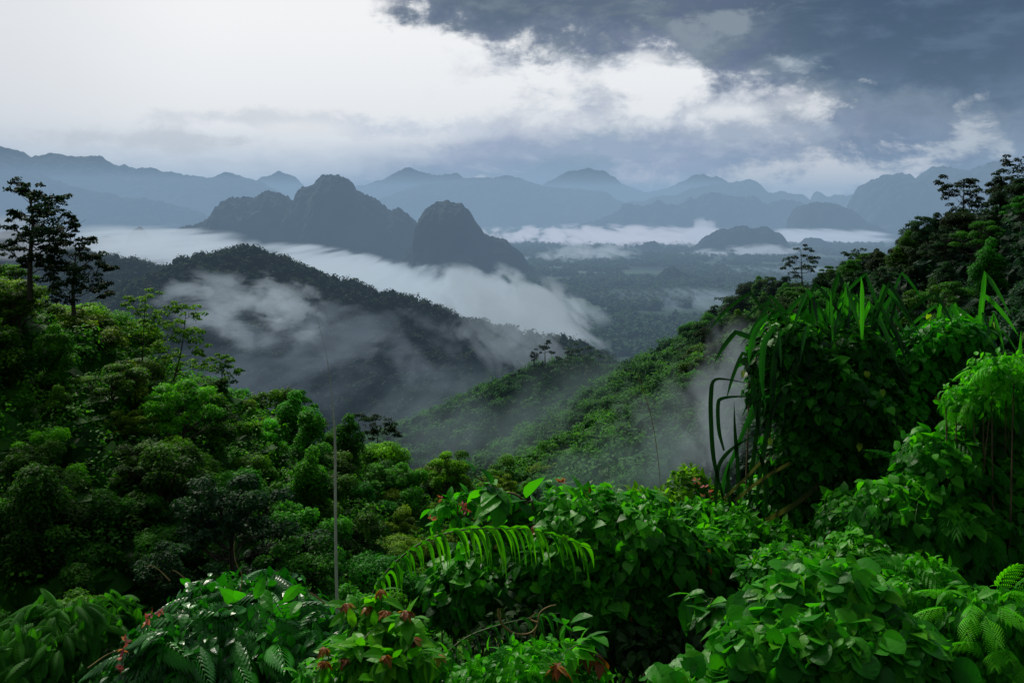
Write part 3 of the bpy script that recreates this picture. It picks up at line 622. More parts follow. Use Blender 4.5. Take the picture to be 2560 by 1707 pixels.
ds = fronds('compound_leaf_shrub', 'dark shrub with long wet pinnate leaves at bottom left', el, 420, .30, 'darkfern', PINN)
p, n = ell_points(el, 900); foliage(ds, OVATE, p, n, .075, 'darkfern', 'small_leaves')
mb = MB(); pts = np.array([P(a, b, 5.2) for a, b in [(238, 600), (243, 597), (255, 598), (262, 596), (283, 600), (272, 602), (300, 600), (228, 604)]]); k = len(pts)
place(mb, OVATE, pts, nrm(np.array([0, -.3, .7]) + randdir(k) * .8), nrm(np.array([0, -1, .3]) + randdir(k) * .6), .12, .75); mb.build('upright_leaves', M['yellow'], ds, loc=np.array(ds.location)).data.materials[0] = M['broad']
mb = MB()
for a, b in [(148, 618), (145, 621), (151, 613), (126, 640), (123, 648), (122, 656), (121, 664), (119, 668), (160, 610)]:
    q = P(a, b, 5.2); d = randdir(4); d[:, 2] -= .4; place(mb, OVATE, np.tile(q, (4, 1)), d, randdir(4), .032, rng.random(4) * .5 + .3)
mb.build('pink_leaves', M['pink'], ds, loc=np.array(ds.location))
# wispy tendrils above it
tm_ = MB()
for pl in ([(240, 592), (242, 575), (236, 562), (234, 548), (235, 540)], [(170, 580), (160, 570), (152, 565), (147, 566)], [(185, 578), (178, 572), (172, 569)], [(88, 667), (105, 655), (120, 648)], [(100, 682), (118, 668), (135, 660)]):
    tm_ = MB(); tube(tm_, spline([P(a, b, 5.3) for a, b in pl], 22), .004, .0015, 4); tm_.build('tendril', M['tendril'], ds, loc=np.array(ds.location))
# palms, bottom left, further down slope
el = [E(60, 640, 16, 60, 50, 40), E(110, 620, 18, 40, 40, 26), E(10, 670, 15, 50, 40, 40)]
fronds('feathery_shrub', 'dim feathery leaved tree at the bottom left corner', el, 700, .42, 'crown_dark', PINN, 'tree', fill=0)
# shrub with red brown young leaves
tips = [(378, 605), (410, 604), (342, 624), (432, 632), (372, 668), (350, 655), (392, 640), (415, 640), (360, 640), (330, 655), (440, 655), (400, 668), (425, 672), (385, 620), (350, 675), (318, 670), (365, 622)]
twiggy('young_leaved_shrub', 'shrub with red brown young leaf tufts at the bottom centre left', (385, 700), tips, 4.5, OVATE, .105, 'lime', 30, .006, tintc=.5, young=.5)
el = [E(385, 665, 4.8, 60, 50, 42), E(340, 690, 4.7, 50, 50, 34)]
vm = plant('leafy_shrub', el, 'bright leafy undershrub filling in behind the red brown tipped shrub', 'shrub'); p, n = ell_points(el, 700); foliage(vm, OVATE, p, n, .09, 'vine'); stems_in(el, vm, 12)
# feathery shrub bottom centre
el = [E(530, 680, 4.4, 55, 50, 34), E(480, 690, 4.4, 48, 40, 26), E(580, 700, 4.4, 40, 40, 24), E(540, 655, 4.5, 20, 20, 20)]
fronds('feathery_shrub', 'bright feathery leaved shrub at the bottom centre', el, 150, .17, 'feather', BIPINN, tint=.55, fill=900)
twiggy('leafy_shrub', 'sprigs of large oval leaves with a brown tuft right of the feathery shrub', (560, 700), [(572, 636), (586, 655), (555, 648), (598, 660), (566, 665)], 4.5, OVATE, .12, 'vine', 12, .006, tintc=.8, young=.8)
el = [E(880, 560, 6.0, 60, 50, 30), E(790, 575, 5.8, 50, 50, 26), E(860, 520, 6.6, 40, 50, 30)]
vm = plant('vine_mound', el, 'low bright mound of small leaved vine under the strap leaved clump', 'vine'); p, n = ell_points(el, 3600); foliage(vm, HEART, p, n, .06, 'vine'); stems_in(el, vm, 12)
p, n = ell_points(el, 500, .1); foliage(vm, OVATE, p, n, .05, 'lime', 'young_leaves', spread=.9)
# twisted tendrils
c0 = P(520, 630, 5.0); root = tag(empty('twisted_vine', c0), 'dry tan twisted vine tendrils curling in front of the dark hollow', 'vine')
for pl in ([(498, 608), (499, 618), (506, 628), (518, 633), (530, 632), (537, 625), (540, 612), (548, 606), (556, 604)], [(500, 609), (501, 620), (509, 629), (521, 634), (532, 631)], [(538, 622), (530, 618), (536, 612)], [(535, 628), (533, 640), (528, 650)], [(310, 592), (318, 597), (326, 603), (335, 606), (350, 612)]):
    tw = MB(); tube(tw, spline([P(a, b, 5.0) for a, b in pl], 36), .0055, .003, 5); tw.build('tendril', M['tendril'], root, loc=c0)
# tall cane
cp = [(338, 640), (337, 600), (336, 560), (335.3, 500), (335, 440), (333, 410), (330, 380), (326, 352), (319, 325), (312, 297)]
Yc = 5.5; c3 = spline([P(a, b, Yc) for a, b in cp], 60); b0 = np.array([c3[0][0], c3[0][1], gz(c3[0][0], c3[0][1]) - .1]); c3 = np.vstack([[b0], c3])
rad = np.interp(np.linspace(0, 1, 61), [0, .12, .45, .62, .8, 1], [.0105, .0098, .0072, .0024, .0012, .0005]); root = tag(empty('bare_cane', b0), 'tall thin pale bare cane rising in front of the left hillside', 'cane')
mb = MB(); tube(mb, c3, rad, 0, 8); mb.build('stalk', M['cane'], root, loc=b0)
mb = MB(); tube(mb, spline([P(a, b, 40) for a, b in [(637, 372), (645, 395), (652, 420), (657, 450), (660, 480), (660, 500)]], 30), .016, .010, 4)
o = mb.build('hanging_vine', M['tendril']); tag(o, 'hair thin vine line against the misty valley slope', 'vine')

# strap-leaved clumps
def strap(bm, p0, d0, l, w, bend=.5, brk=.6, tint=.5, mat=0, flat=0.0):
    """folded strap leaf rising along d0 then breaking over and hanging"""
    t = np.linspace(0, 1, 12); d = nrm(np.asarray(d0, float)); c = [np.asarray(p0, float)]; hz = nrm(d * np.array([1, 1, 0]) + np.array([1e-3, 0, 0]))
    kk = int(brk * 11) + 1
    for k in range(1, 12):
        if k < kk: d = nrm(d + np.array([0, 0, -bend * .04]))
        elif k == kk: d = nrm(d * .25 + np.array([0, 0, -.75 - .5 * rng.random()]) + hz * (.3 + .5 * rng.random()) + np.array([rng.normal() * .3, 0, 0]))
        else: d = nrm(d + np.array([0, 0, -.10]))
        c.append(c[-1] + d * l / 11)
    c = np.array(c); T = nrm(np.gradient(c, axis=0)); sd = nrm(np.cross(T, np.array([flat, 1, .2 + .1 * rng.random()]))); up = np.cross(sd, T)
    ww = (w * np.array([.6, .8, .95, 1, 1, 1, .95, .9, .8, .62, .36, .02]))[:, None]
    v = np.concatenate([c - sd * ww + up * ww * .35, c, c + sd * ww + up * ww * .35])
    f = [(i, i + 1, 12 + i + 1, 12 + i) for i in range(11)] + [(12 + i, 12 + i + 1, 24 + i + 1, 24 + i) for i in range(11)]
    bm.add(v, f, tint, mat)
def strap_clump(label, name, vines, tops, Y, extra, wl=.028, nv=3400, leafsize=.075, dead=()):
    root = plant(name, vines, label, 'plant'); L = np.array(root.location); bm = MB()
    for (px, py, dx, dz, l, tnt) in tops:
        p = P(px, py, Y) + np.array([0, rng.normal() * .12, 0]); strap(bm, p, (dx, rng.normal() * .25 - .1, dz), l * (.7 + .35 * rng.random()), wl * (.6 + .6 * rng.random()), 1.2, .25 + .35 * rng.random(), tnt)
    dk_ = MB()
    for (pl, w, tnt) in extra:
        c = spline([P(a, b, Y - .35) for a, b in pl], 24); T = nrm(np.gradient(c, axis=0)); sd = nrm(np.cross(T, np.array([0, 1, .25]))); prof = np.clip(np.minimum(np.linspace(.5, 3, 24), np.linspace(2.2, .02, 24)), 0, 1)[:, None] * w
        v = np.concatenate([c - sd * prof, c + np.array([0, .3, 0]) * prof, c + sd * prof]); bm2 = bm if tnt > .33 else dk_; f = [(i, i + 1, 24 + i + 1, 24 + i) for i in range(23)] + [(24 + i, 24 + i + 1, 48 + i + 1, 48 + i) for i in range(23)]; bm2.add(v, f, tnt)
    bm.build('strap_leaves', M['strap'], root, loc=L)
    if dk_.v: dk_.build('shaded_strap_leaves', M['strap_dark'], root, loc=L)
    p, n = ell_points(vines, nv // 3, .25); foliage(root, HEART, p, n, leafsize * .85, 'vine', 'sunlit_vine', tint=np.clip(.45 + .35 * n[:, 2] + rng.normal(size=len(p)) * .2, 0, 1))  # sunlit look put into brighter leaf colour, strongest on upward faces
    if dead:
        db = MB()
        for (pl, w) in dead:
            c = spline([P(a, b, Y - .45) for a, b in pl], 14); T = nrm(np.gradient(c, axis=0)); sd = nrm(np.cross(T, np.array([0, 1, .3]))); v = np.concatenate([c - sd * w, c + sd * w]); db.add(v, [(i, i + 1, 14 + i + 1, 14 + i) for i in range(13)], .6)
        db.build('dead_leaves', M['straw'], root, loc=L)
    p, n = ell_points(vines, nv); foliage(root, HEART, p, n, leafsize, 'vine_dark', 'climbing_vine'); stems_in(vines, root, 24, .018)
    mb = MB(); k = 16; p, n = ell_points(vines, k, .05); place(mb, HEART, p + n * .05, nrm(np.array([0, 0, -1]) + n * .4), nrm(n + np.array([0, -.5, .2])), .055, rng.random(k)); mb.build('yellow_leaves', M['yellow'], root, loc=L)
    return root
el = [E(792, 345, 7.5, 34, 45, 30), E(848, 352, 7.5, 34, 45, 30), E(785, 390, 7.5, 38, 50, 40), E(840, 400, 7.4, 64, 60, 50), E(820, 460, 7.4, 58, 50, 46), E(765, 358, 7.5, 18, 30, 22), E(880, 440, 7.3, 36, 40, 50), E(876, 385, 7.5, 30, 40, 36), E(815, 365, 7.5, 40, 50, 30), E(800, 505, 7.5, 60, 50, 34), E(870, 500, 7.4, 50, 50, 40)]
tops = []
for k in range(78):
    a = rng.uniform(765, 895); tops.append((a, rng.uniform(312, 440), (a - 830) / 80 + rng.normal() * .5, .75 + .4 * rng.random(), rng.uniform(.4, .95), .0 + .4 * rng.random()))
for a, dx, tt in [(862, 0, .9), (850, -.15, .8), (868, .3, .7), (838, -.3, .7), (845, .1, .7), (880, .4, .5), (812, -.2, .4), (825, -.5, .5), (858, .15, .85), (842, -.05, .7), (852, -.45, .6), (872, .15, .6)]:
    tops.append((a, 324, dx, 1.0, rng.uniform(.5, .95), tt * .85)); tops.append((a + rng.normal() * 8, 330, dx + rng.normal() * .4, 1.0, rng.uniform(.5, .9), tt * .5))
extra = [([(862, 340), (862, 310), (862, 288), (861, 276)], .016, 1.0), ([(833, 340), (832, 318), (831, 302), (831, 290)], .010, .7),
         ([(724, 500), (714, 460), (711, 420), (711, 395), (714, 380), (728, 379), (752, 384)], .016, .25), ([(724, 450), (719, 430), (718, 405), (722, 398), (740, 396), (760, 398)], .014, .3),
         ([(716, 520), (716, 490), (719, 465), (730, 450), (745, 440), (765, 430)], .015, .3), ([(722, 520), (724, 480), (736, 450), (748, 420), (758, 400), (790, 392), (800, 396)], .016, .4),
         ([(738, 510), (738, 470), (735, 430), (734, 400)], .014, .2), ([(748, 510), (752, 470), (757, 430), (760, 390), (756, 370)], .016, .2), ([(756, 505), (762, 460), (770, 420), (782, 390), (788, 380)], .018, .3),
         ([(731, 512), (728, 480), (730, 460)], .014, .15), ([(766, 510), (765, 470), (752, 440)], .016, .15), ([(768, 315), (756, 330), (750, 350), (749, 365)], .022, .5), ([(775, 325), (764, 345), (762, 380), (766, 410)], .022, .35), ([(790, 330), (776, 350), (772, 400), (770, 430)], .022, .3),
         ([(752, 375), (755, 400), (760, 440)], .02, .3), ([(880, 360), (840, 375), (815, 396)], .02, .35), ([(806, 372), (824, 378), (838, 392)], .018, .5), ([(810, 378), (814, 395), (818, 410)], .015, .5), ([(870, 345), (880, 380), (884, 410)], .022, .4), ([(838, 415), (828, 440), (822, 480)], .028, .25), ([(862, 400), (850, 440), (838, 470)], .024, .3)]
strap_clump('tall vine draped clump of arching strap leaves in the right foreground', 'strap_leaved_plant', el, tops, 7.5, extra, .017, 7200, .07,
            [([(766, 520), (800, 500), (826, 478)], .02), ([(735, 500), (760, 480), (790, 462)], .013), ([(842, 470), (836, 500), (842, 520)], .014), ([(724, 498), (745, 478), (760, 462)], .012)])
el = [E(930, 360, 7.7, 42, 40, 36), E(960, 350, 7.8, 34, 36, 32), E(900, 400, 7.7, 40, 40, 40), E(950, 400, 7.6, 50, 40, 50)]
tops = [(rng.uniform(895, 990), rng.uniform(330, 370), rng.normal() * .6, .8, rng.uniform(.4, .7), .3 + .4 * rng.random()) for _ in range(20)]
tops += [(940, 328, -.1, 1, .75, .75), (948, 328, .15, 1, .8, .7), (978, 325, .1, 1.2, .8, .8), (984, 330, .05, 1.2, .8, .7), (990, 340, .3, 1.2, .7, .7), (965, 335, -.3, 1.0, .7, .6), (930, 360, -.6, .8, .7, .6), (920, 365, -.8, .7, .6, .6), (1000, 380, .3, .8, .6, .5)]
extra = [([(875, 385), (905, 360), (930, 335), (945, 320)], .018, .55), ([(870, 375), (895, 345), (920, 325), (938, 312)], .015, .55), ([(1020, 400), (1020, 360), (1021, 330)], .02, 1.0), ([(980, 345), (993, 365), (1000, 395)], .02, .6), ([(960, 372), (972, 350), (982, 345), (1000, 358), (1012, 372)], .016, .6), ([(935, 405), (955, 392), (985, 384), (1000, 384)], .022, .6)]
strap_clump('smaller strap leaved clump with yellow green vine behind the feathery shrub', 'strap_leaved_plant', el, tops, 7.7, extra, .018, 2600, .075)
el = [E(935, 340, 7.5, 26, 30, 18), E(960, 335, 7.5, 24, 26, 18), E(915, 370, 7.5, 26, 30, 24), E(900, 420, 7.3, 26, 30, 40)]
vm = plant('climbing_vine', el, 'yellow green small leaved vine covering the smaller strap leaved clump', 'vine'); p, n = ell_points(el, 1400); foliage(vm, HEART, p, n, .06, 'feather', tint=.35 + .3 * rng.random(len(p)))

# feathery shrub at right
el = [E(985, 420, 6.3, 40, 40, 46), E(945, 470, 6.2, 50, 50, 44), E(1010, 500, 6.2, 50, 50, 60), E(905, 510, 6.1, 48, 45, 34), E(960, 540, 6.0, 70, 50, 46)]
fs = fronds('feathery_shrub', 'tall feathery leaved shrub at the right edge', el, 300, .20, 'feather', BIPINN, tint=.35, stems=30)
p, n = ell_points(el, 3600, .6); foliage(fs, HEART, p, n, .07, 'vine', 'climbing_vine')
el = [E(1000, 375, 6.0, 34, 30, 22), E(968, 400, 6.0, 26, 26, 18), E(1020, 395, 6.0, 20, 26, 24)]
fronds('feathery_shrub', 'brightest yellow green feathery sprays beside the right photo edge', el, 64, .17, 'feather', BIPINN, tint=.85, stems=12, fill=900)
el = [E(1000, 570, 6.2, 60, 50, 50), E(930, 580, 6.3, 50, 50, 40)]
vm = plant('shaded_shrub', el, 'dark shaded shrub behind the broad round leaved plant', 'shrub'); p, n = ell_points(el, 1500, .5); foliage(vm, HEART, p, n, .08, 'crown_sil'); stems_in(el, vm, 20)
el = [E(925, 580, 5.2, 30, 30, 26), E(905, 600, 5.1, 30, 30, 24)]
fronds('feathery_shrub', 'small bright feathery shrub behind the broad round leaves', el, 44, .18, 'feather', BIPINN, tint=.6, stems=8, fill=500)
# broad round leaves
el = [E(800, 605, 4.8, 50, 45, 32), E(845, 600, 4.7, 44, 40, 34), E(770, 650, 4.6, 60, 50, 32), E(840, 655, 4.5, 70, 50, 42), E(900, 660, 4.5, 46, 45, 36), E(700, 690, 4.5, 50, 45, 24)]
bp = plant('broad_leaved_plant', el, 'plant with large round overlapping leaves at the bottom right', 'plant'); p, n = ell_points(el, 1500, .5); foliage(bp, ROUND, p, nrm(n + np.array([0, -.55, .1])), .092, 'broad', hang=.8, up=.35, spread=.5); stems_in(el, bp, 24, .009, 'stem'); p, n = ell_points(el, 1400, .5); foliage(bp, HEART, p, n, .06, 'vine', 'small_leaves', spread=.9)
p, n = ell_points(el, 500, .2); foliage(bp, HEART, p, n, .085, 'lime', 'young_leaves', tint=.4 + .2 * rng.random(len(p)))
el = [E(985, 620, 4.9, 50, 45, 34), E(1000, 670, 4.8, 50, 45, 36), E(950, 690, 4.8, 36, 40, 24)]
rp = plant('leafy_shrub', el, 'mixed leafy shrub with feathery sprays in the bottom right corner', 'shrub'); p, n = ell_points(el, 900); foliage(rp, OVATE, p, n, .085, 'vine'); stems_in(el, rp, 14)
p, n = ell_points(el, 60, .2); mb = MB(); place(mb, BIPINN, p, nrm(n + np.array([0, 0, -.3])), nrm(np.array([0, 0, 1.]) + randdir(len(p)) * .3), .2, .6 + .3 * rng.random(len(p))); mb.build('feathery_leaves', M['feather'], rp, loc=np.array(rp.location))
# big pointed leaf sprig centre right
twiggy('leafy_branch', 'branch with large pointed leaves and one red leaf, centre right', (720, 640), [(728, 590), (708, 588), (690, 592), (740, 600)], 5.6, OVATE, .16, 'vine', 9, .008, 'branch', tintc=.55)
# ground cover between the foreground plants
def s_fg(n): return rng.uniform(4, 30, n), rng.uniform(-200, 1250, n)
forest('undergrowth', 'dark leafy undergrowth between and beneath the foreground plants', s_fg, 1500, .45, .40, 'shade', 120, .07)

# labels of the hillside trees --------------------------------------------
for (cn, sh, hill), lst in used_labels.items():
    lst.sort(key=lambda t: t[0])
    bands = {}
    for px, py, o in lst:
        hb = 'left' in hill
        hz = ('near photo edge' if (px < 90 if hb else px > 930) else 'at its middle' if (px < 250 if hb else px > 800) else 'toward the valley')
        top = (262 + .45 * px) if hb else (322 - .5 * (px - 697)) 
        q = py - top; vt = 'on skyline' if q < 28 else 'high up' if q < 100 else 'halfway down' if q < 200 else 'low down'
        bands.setdefault((hz, vt), []).append((px, py, o))
    for (hz, vt), ls in bands.items():
        ls.sort(key=lambda t: t[0])
        od = {1: [''], 2: ['left of two: ', 'right of two: '], 3: ['leftmost of three: ', 'middle of three: ', 'rightmost of three: ']}.get(len(ls))
        for i, (px, py, o) in enumerate(ls):
            pre = od[i] if od else ''
            tag(o, f'{pre}{cn} {sh} tree {vt}, {hill}, {hz}', 'tree', 'forest trees on the ' + hill)

# ------------------------------------------------------------------ haze and mist volumes, emission standing in for scattered skylight
def volmat(name, dens, colr, expr=None, step=1.0):
    m, nt, N, L = newmat(name); out = N('ShaderNodeOutputMaterial'); ab = N('ShaderNodeVolumeAbsorption'); em = N('ShaderNodeEmission'); ad = N('ShaderNodeAddShader')
    ab.inputs['Color'].default_value = (0, 0, 0, 1); em.inputs['Color'].default_value = (*colr, 1)
    L(ab.outputs[0], ad.inputs[0]); L(em.outputs[0], ad.inputs[1]); L(ad.outputs[0], out.inputs['Volume'])
    if expr is None: ab.inputs['Density'].default_value = dens; em.inputs['Strength'].default_value = dens
    else:
        d = expr(N, L); L(d, ab.inputs['Density']); L(d, em.inputs['Strength'])
    m.cycles.volume_step_rate = step
    return m
hz = MB(); lo = np.array([-30000, 300, -252.]); hi = np.array([30000, 18000, 300.])
b = np.array([[x, y, z] for x in (lo[0], hi[0]) for y in (lo[1], hi[1]) for z in (lo[2] - 30, hi[2])])
hz.add(b, [(0, 1, 3, 2), (4, 6, 7, 5), (0, 4, 5, 1), (2, 3, 7, 6), (0, 2, 6, 4), (1, 5, 7, 3)])
o = hz.build('haze', volmat('aerial_haze', 1.2e-4, (.265, .40, .555))); o['kind'] = 'structure'

NK = 3.6
def mist(px, py, Y, rx, ry, rz, dens, colr, nscale=2.0, thr=.42, soft=.25, tilt=0, seed=0, step=.5, stretch=None, label=None, warp=.35):
    stretch = (max(1, rx / rz * .42), .22, 1.0); nscale *= .8
    me = bpy.data.meshes.new('mist'); import bmesh
    bm = bmesh.new(); bmesh.ops.create_icosphere(bm, subdivisions=3, radius=1.0); bm.to_mesh(me); bm.free()
    o = bpy.data.objects.new('mist', me); col.objects.link(o); o.location = tuple(P(px, py, Y)); o.scale = (rx / F * Y, ry, rz / F * Y); o.rotation_euler = (0, R(tilt), 0)
    def ex(N, L):
        tc = N('ShaderNodeTexCoord'); mp = N('ShaderNodeMapping'); mp.inputs['Location'].default_value = (seed * 3.1, seed * 1.7, seed * .9); mp.inputs['Scale'].default_value = stretch
        L(tc.outputs['Object'], mp.inputs['Vector']); no = N('ShaderNodeTexNoise'); no.inputs['Scale'].default_value = nscale; no.inputs['Detail'].default_value = 5; no.inputs['Roughness'].default_value = .62; no.inputs['Distortion'].default_value = warp
        L(mp.outputs[0], no.inputs['Vector'])
        ln = N('ShaderNodeVectorMath'); ln.operation = 'LENGTH'; L(tc.outputs['Object'], ln.inputs[0])
        def mth(op, a, b_, c=None, cl=False):
            n = N('ShaderNodeMath'); n.operation = op; n.use_clamp = cl
            for i, q in enumerate((a, b_, c)):
                if q is None: continue
                if isinstance(q, (int, float)): n.inputs[i].default_value = q
                else: L(q, n.inputs[i])
            return n.outputs[0]
        fall = mth('SUBTRACT', 1.0, ln.outputs['Value'], None, True)                 # 1 centre, 0 rim
        x = mth('MULTIPLY_ADD', mth('SUBTRACT', no.outputs['Fac'], .5), NK, fall)
        x = mth('SUBTRACT', x, thr); x = mth('DIVIDE', x, soft, None, True)
        edge = mth('MULTIPLY', fall, 4.0, None, True)
        x = mth('MULTIPLY', x, edge); x = mth('MULTIPLY', x, dens)
        return x
    me.materials.append(volmat('mist_vapour', dens, colr, ex, step)); o['kind'] = 'structure'
    if label: o['label'] = label
    return o
mist(425, 287, 1900, 195, 420, 21, .0070, (.44, .53, .60), 2.4, .02, .45, 9, 1)        # bank behind the ridge
mist(165, 244, 1900, 95, 350, 22, .009, (.48, .56, .63), 2.4, .05, .45, 6, 2)
mist(330, 262, 1950, 90, 300, 14, .010, (.46, .54, .61), 2.4, .05, .45, 10, 21)
mist(505, 305, 1350, 95, 220, 40, .009, (.34, .41, .46), 2.2, .12, .35, 22, 3)
mist(555, 325, 1250, 66, 160, 42, .010, (.28, .34, .38), 2.2, .15, .35, 40, 22)
mist(238, 312, 880, 95, 60, 40, .014, (.33, .40, .45), 3.4, .30, .32, 14, 4)          # cloud caught on the ridge
mist(285, 303, 900, 58, 50, 34, .011, (.36, .43, .48), 3.4, .30, .32, 20, 23)
mist(340, 335, 840, 190, 80, 46, .0045, (.20, .25, .30), 3.2, .26, .4, 12, 5)
mist(510, 335, 860, 90, 80, 46, .0065, (.26, .32, .36), 3.2, .24, .4, 28, 6)
mist(250, 385, 700, 150, 70, 50, .004, (.17, .22, .27), 2.6, .15, .4, 0, 7)
mist(640, 238, 6600, 190, 900, 15, .0032, (.66, .66, .76), 2.6, .05, .4, 1.2, 8)
mist(820, 236, 6800, 80, 600, 9, .0045, (.56, .62, .72), 2.6, .05, .4, 0, 9)
mist(735, 254, 4900, 75, 200, 10, .007, (.40, .45, .52), 2.6, .08, .4, -5, 10)
mist(700, 236, 5900, 24, 200, 18, .006, (.56, .60, .70), 2.5, .05, .4, -40, 11)
mist(575, 258, 4500, 70, 400, 16, .0040, (.36, .42, .47), 2.8, .14, .4, -6, 12)
mist(430, 425, 400, 100, 70, 36, .005, (.15, .20, .22), 3.2, .22, .45, 0, 13)        # valley mist centre left
mist(600, 415, 370, 170, 80, 60, .004, (.125, .18, .18), 2.6, .02, .6, -12, 17)
mist(500, 440, 300, 110, 50, 40, .005, (.16, .22, .22), 2.8, .08, .5, -10, 14)
mist(625, 468, 185, 135, 22, 46, .015, (.125, .19, .175), 2.6, .04, .6, -18, 26)      # vapour on the lower slope
mist(665, 425, 200, 75, 20, 70, .014, (.16, .21, .215), 2.8, .10, .5, -38, 18)
mist(718, 405, 178, 44, 14, 105, .048, (.21, .25, .27), 2.8, .12, .5, 14, 15)       # rising plume
mist(470, 400, 560, 110, 70, 40, .004, (.13, .19, .20), 2.8, .08, .5, 0, 19)
mist(690, 300, 2600, 120, 300, 12, .0035, (.26, .34, .39), 2.8, .14, .45, 0, 24)
mist(800, 275, 3600, 120, 300, 10, .0030, (.28, .36, .43), 2.8, .14, .45, 0, 25)
mist(20, 238, 1100, 60, 120, 26, .010, (.34, .38, .43), 2.4, .12, .4, 0, 16)

# ------------------------------------------------------------------ sky
SUN_AZ, SUN_EL = R(-28), R(42)
world = bpy.data.worlds.new('World'); scene.world = world; world.use_nodes = True
nt = world.node_tree; nt.nodes.clear(); N = nt.nodes.new; L = nt.links.new
def mth(op, *a, cl=False):
    n = N('ShaderNodeMath'); n.operation = op; n.use_clamp = cl
    for i, q in enumerate(a):
        if isinstance(q, (int, float)): n.inputs[i].default_value = q
        else: L(q, n.inputs[i])
    return n.outputs[0]
def sst(lo, hi, x):
    n = N('ShaderNodeMapRange'); n.interpolation_type = 'SMOOTHSTEP'; n.inputs['From Min'].default_value = lo; n.inputs['From Max'].default_value = hi; L(x, n.inputs['Value']); return n.outputs[0]
def mixc(f, a, b):
    n = N('ShaderNodeMixRGB'); L(f, n.inputs[0])
    for i, q in ((1, a), (2, b)):
        if isinstance(q, tuple): n.inputs[i].default_value = (*q, 1)
        else: L(q, n.inputs[i])
    return n.outputs[0]
tc = N('ShaderNodeTexCoord'); sp = N('ShaderNodeSeparateXYZ'); L(tc.outputs['Generated'], sp.inputs[0]); X, Y, Z = sp.outputs
u = mth('ARCTAN2', X, Y); hyp = mth('SQRT', mth('ADD', mth('MULTIPLY', X, X), mth('MULTIPLY', Y, Y))); v = mth('DIVIDE', Z, mth('MAXIMUM', hyp, .05))
def noise(sx, sy, sc, det=6, rough=.6, dist=.4, off=0.0):
    cb = N('ShaderNodeCombineXYZ'); L(mth('MULTIPLY', u, sx), cb.inputs[0]); L(mth('MULTIPLY', v, sy), cb.inputs[1]); cb.inputs[2].default_value = off
    n = N('ShaderNodeTexNoise'); n.inputs['Scale'].default_value = sc; n.inputs['Detail'].default_value = det; n.inputs['Roughness'].default_value = rough; n.inputs['Distortion'].default_value = dist
    L(cb.outputs[0], n.inputs['Vector']); return n.outputs['Fac']
n1 = noise(1, 1.5, 7, 9, .60, .25); n2 = noise(1, 1.7, 17, 9, .62, .2, 3.0); n5 = noise(1, 1.4, 38, 6, .6, .2, 5.0)
n3 = noise(1, 2.2, 5.5, 6, .58, .3, 7.0); n4 = noise(1, 1.7, 4.2, 5, .52, .3, 12.0); n6 = noise(1, 2.6, 12, 6, .6, .2, 21.0)
def W_(n, a): return mth('MULTIPLY', mth('SUBTRACT', n, .5), a)
def bump(px, py, rx, ry, n=None, a=0.0):
    """soft blob in the sky, 1 at its centre"""
    au = math.atan((px - 512) / F); av = (HY - py) / F * math.cos(au)
    q = mth('SUBTRACT', 1.0, mth('SQRT', mth('ADD', mth('POWER', mth('DIVIDE', mth('SUBTRACT', u, au), rx / F), 2.0), mth('POWER', mth('DIVIDE', mth('SUBTRACT', v, av), ry / F), 2.0))))
    return q if n is None else mth('ADD', q, W_(n, a))
nn = mth('ADD', mth('ADD', W_(n1, .15), W_(n2, .10)), W_(n5, .05))
la = mth('ADD', mth('SUBTRACT', mth('MULTIPLY_ADD', u, .21, v), .152), nn)
dark = mth('MULTIPLY', sst(-.006, .026, la), sst(-.150, -.095, mth('ADD', u, mth('MULTIPLY', nn, .7))))
rim = sst(.060, .0, mth('ABSOLUTE', la))
line = mth('MINIMUM', mth('MULTIPLY_ADD', u, .42, .098), mth('MULTIPLY_ADD', u, -.05, .088))
lb = mth('ADD', mth('SUBTRACT', line, v), mth('MULTIPLY', nn, .55))
veil = sst(-.020, .040, lb)
right = sst(.15, .33, mth('ADD', u, mth('MULTIPLY', nn, 1.8)))
bright = mixc(sst(-.50, -.28, u), (.84, .84, .85), (1.0, .99, .98))
low = mixc(sst(.0, .085, v), (.60, .68, .80), bright)
low = mixc(mth('MULTIPLY', sst(.42, .66, n6), mth('MULTIPLY', sst(.085, .03, v), .55)), low, (.56, .60, .70))
low = mixc(mth('MULTIPLY', mth('MULTIPLY', sst(.40, .64, n2), sst(-.12, .02, u)), mth('MULTIPLY', rim, .7)), low, (.42, .46, .55))
vc = mixc(sst(.38, .62, n3), (.19, .28, .39), (.33, .36, .52)); vc = mixc(sst(.50, .66, n6), vc, (.46, .50, .61)); vc = mixc(sst(.60, .74, n2), vc, (.72, .72, .75))
c = mixc(veil, low, vc)
rc = mixc(sst(.40, .60, n4), (.070, .120, .18), (.15, .18, .29)); rc = mixc(sst(.46, .68, n6), rc, (.17, .225, .30)); rc = mixc(mth('MULTIPLY', sst(.44, .62, n1), sst(.16, .03, v)), rc, (.34, .38, .47)); rc = mixc(mth('MULTIPLY', sst(.58, .72, n2), sst(.11, .02, v)), rc, (.66, .66, .68)); rc = mixc(sst(.0, .5, v), rc, (.0, .0, .0)) if 0 else rc; dk = N('ShaderNodeMixRGB'); dk.blend_type = 'MULTIPLY'; dk.inputs[0].default_value = 1; L(rc, dk.inputs[1]); dk.inputs[2].default_value = (.55, .64, .76, 1); rc = dk.outputs[0]; c = mixc(mth('MULTIPLY', right, .92), c, rc)
dc = mixc(sst(.36, .60, n4), (.090, .125, .165), (.15, .165, .27)); dc = mixc(sst(.46, .62, n6), dc, (.19, .225, .255)); dc = mixc(sst(.55, .72, n1), dc, (.36, .40, .43))
dc = mixc(sst(.16, .36, u), dc, rc)
dc = mixc(mth('MULTIPLY', sst(.05, .0, la), .45), dc, (.46, .49, .53))
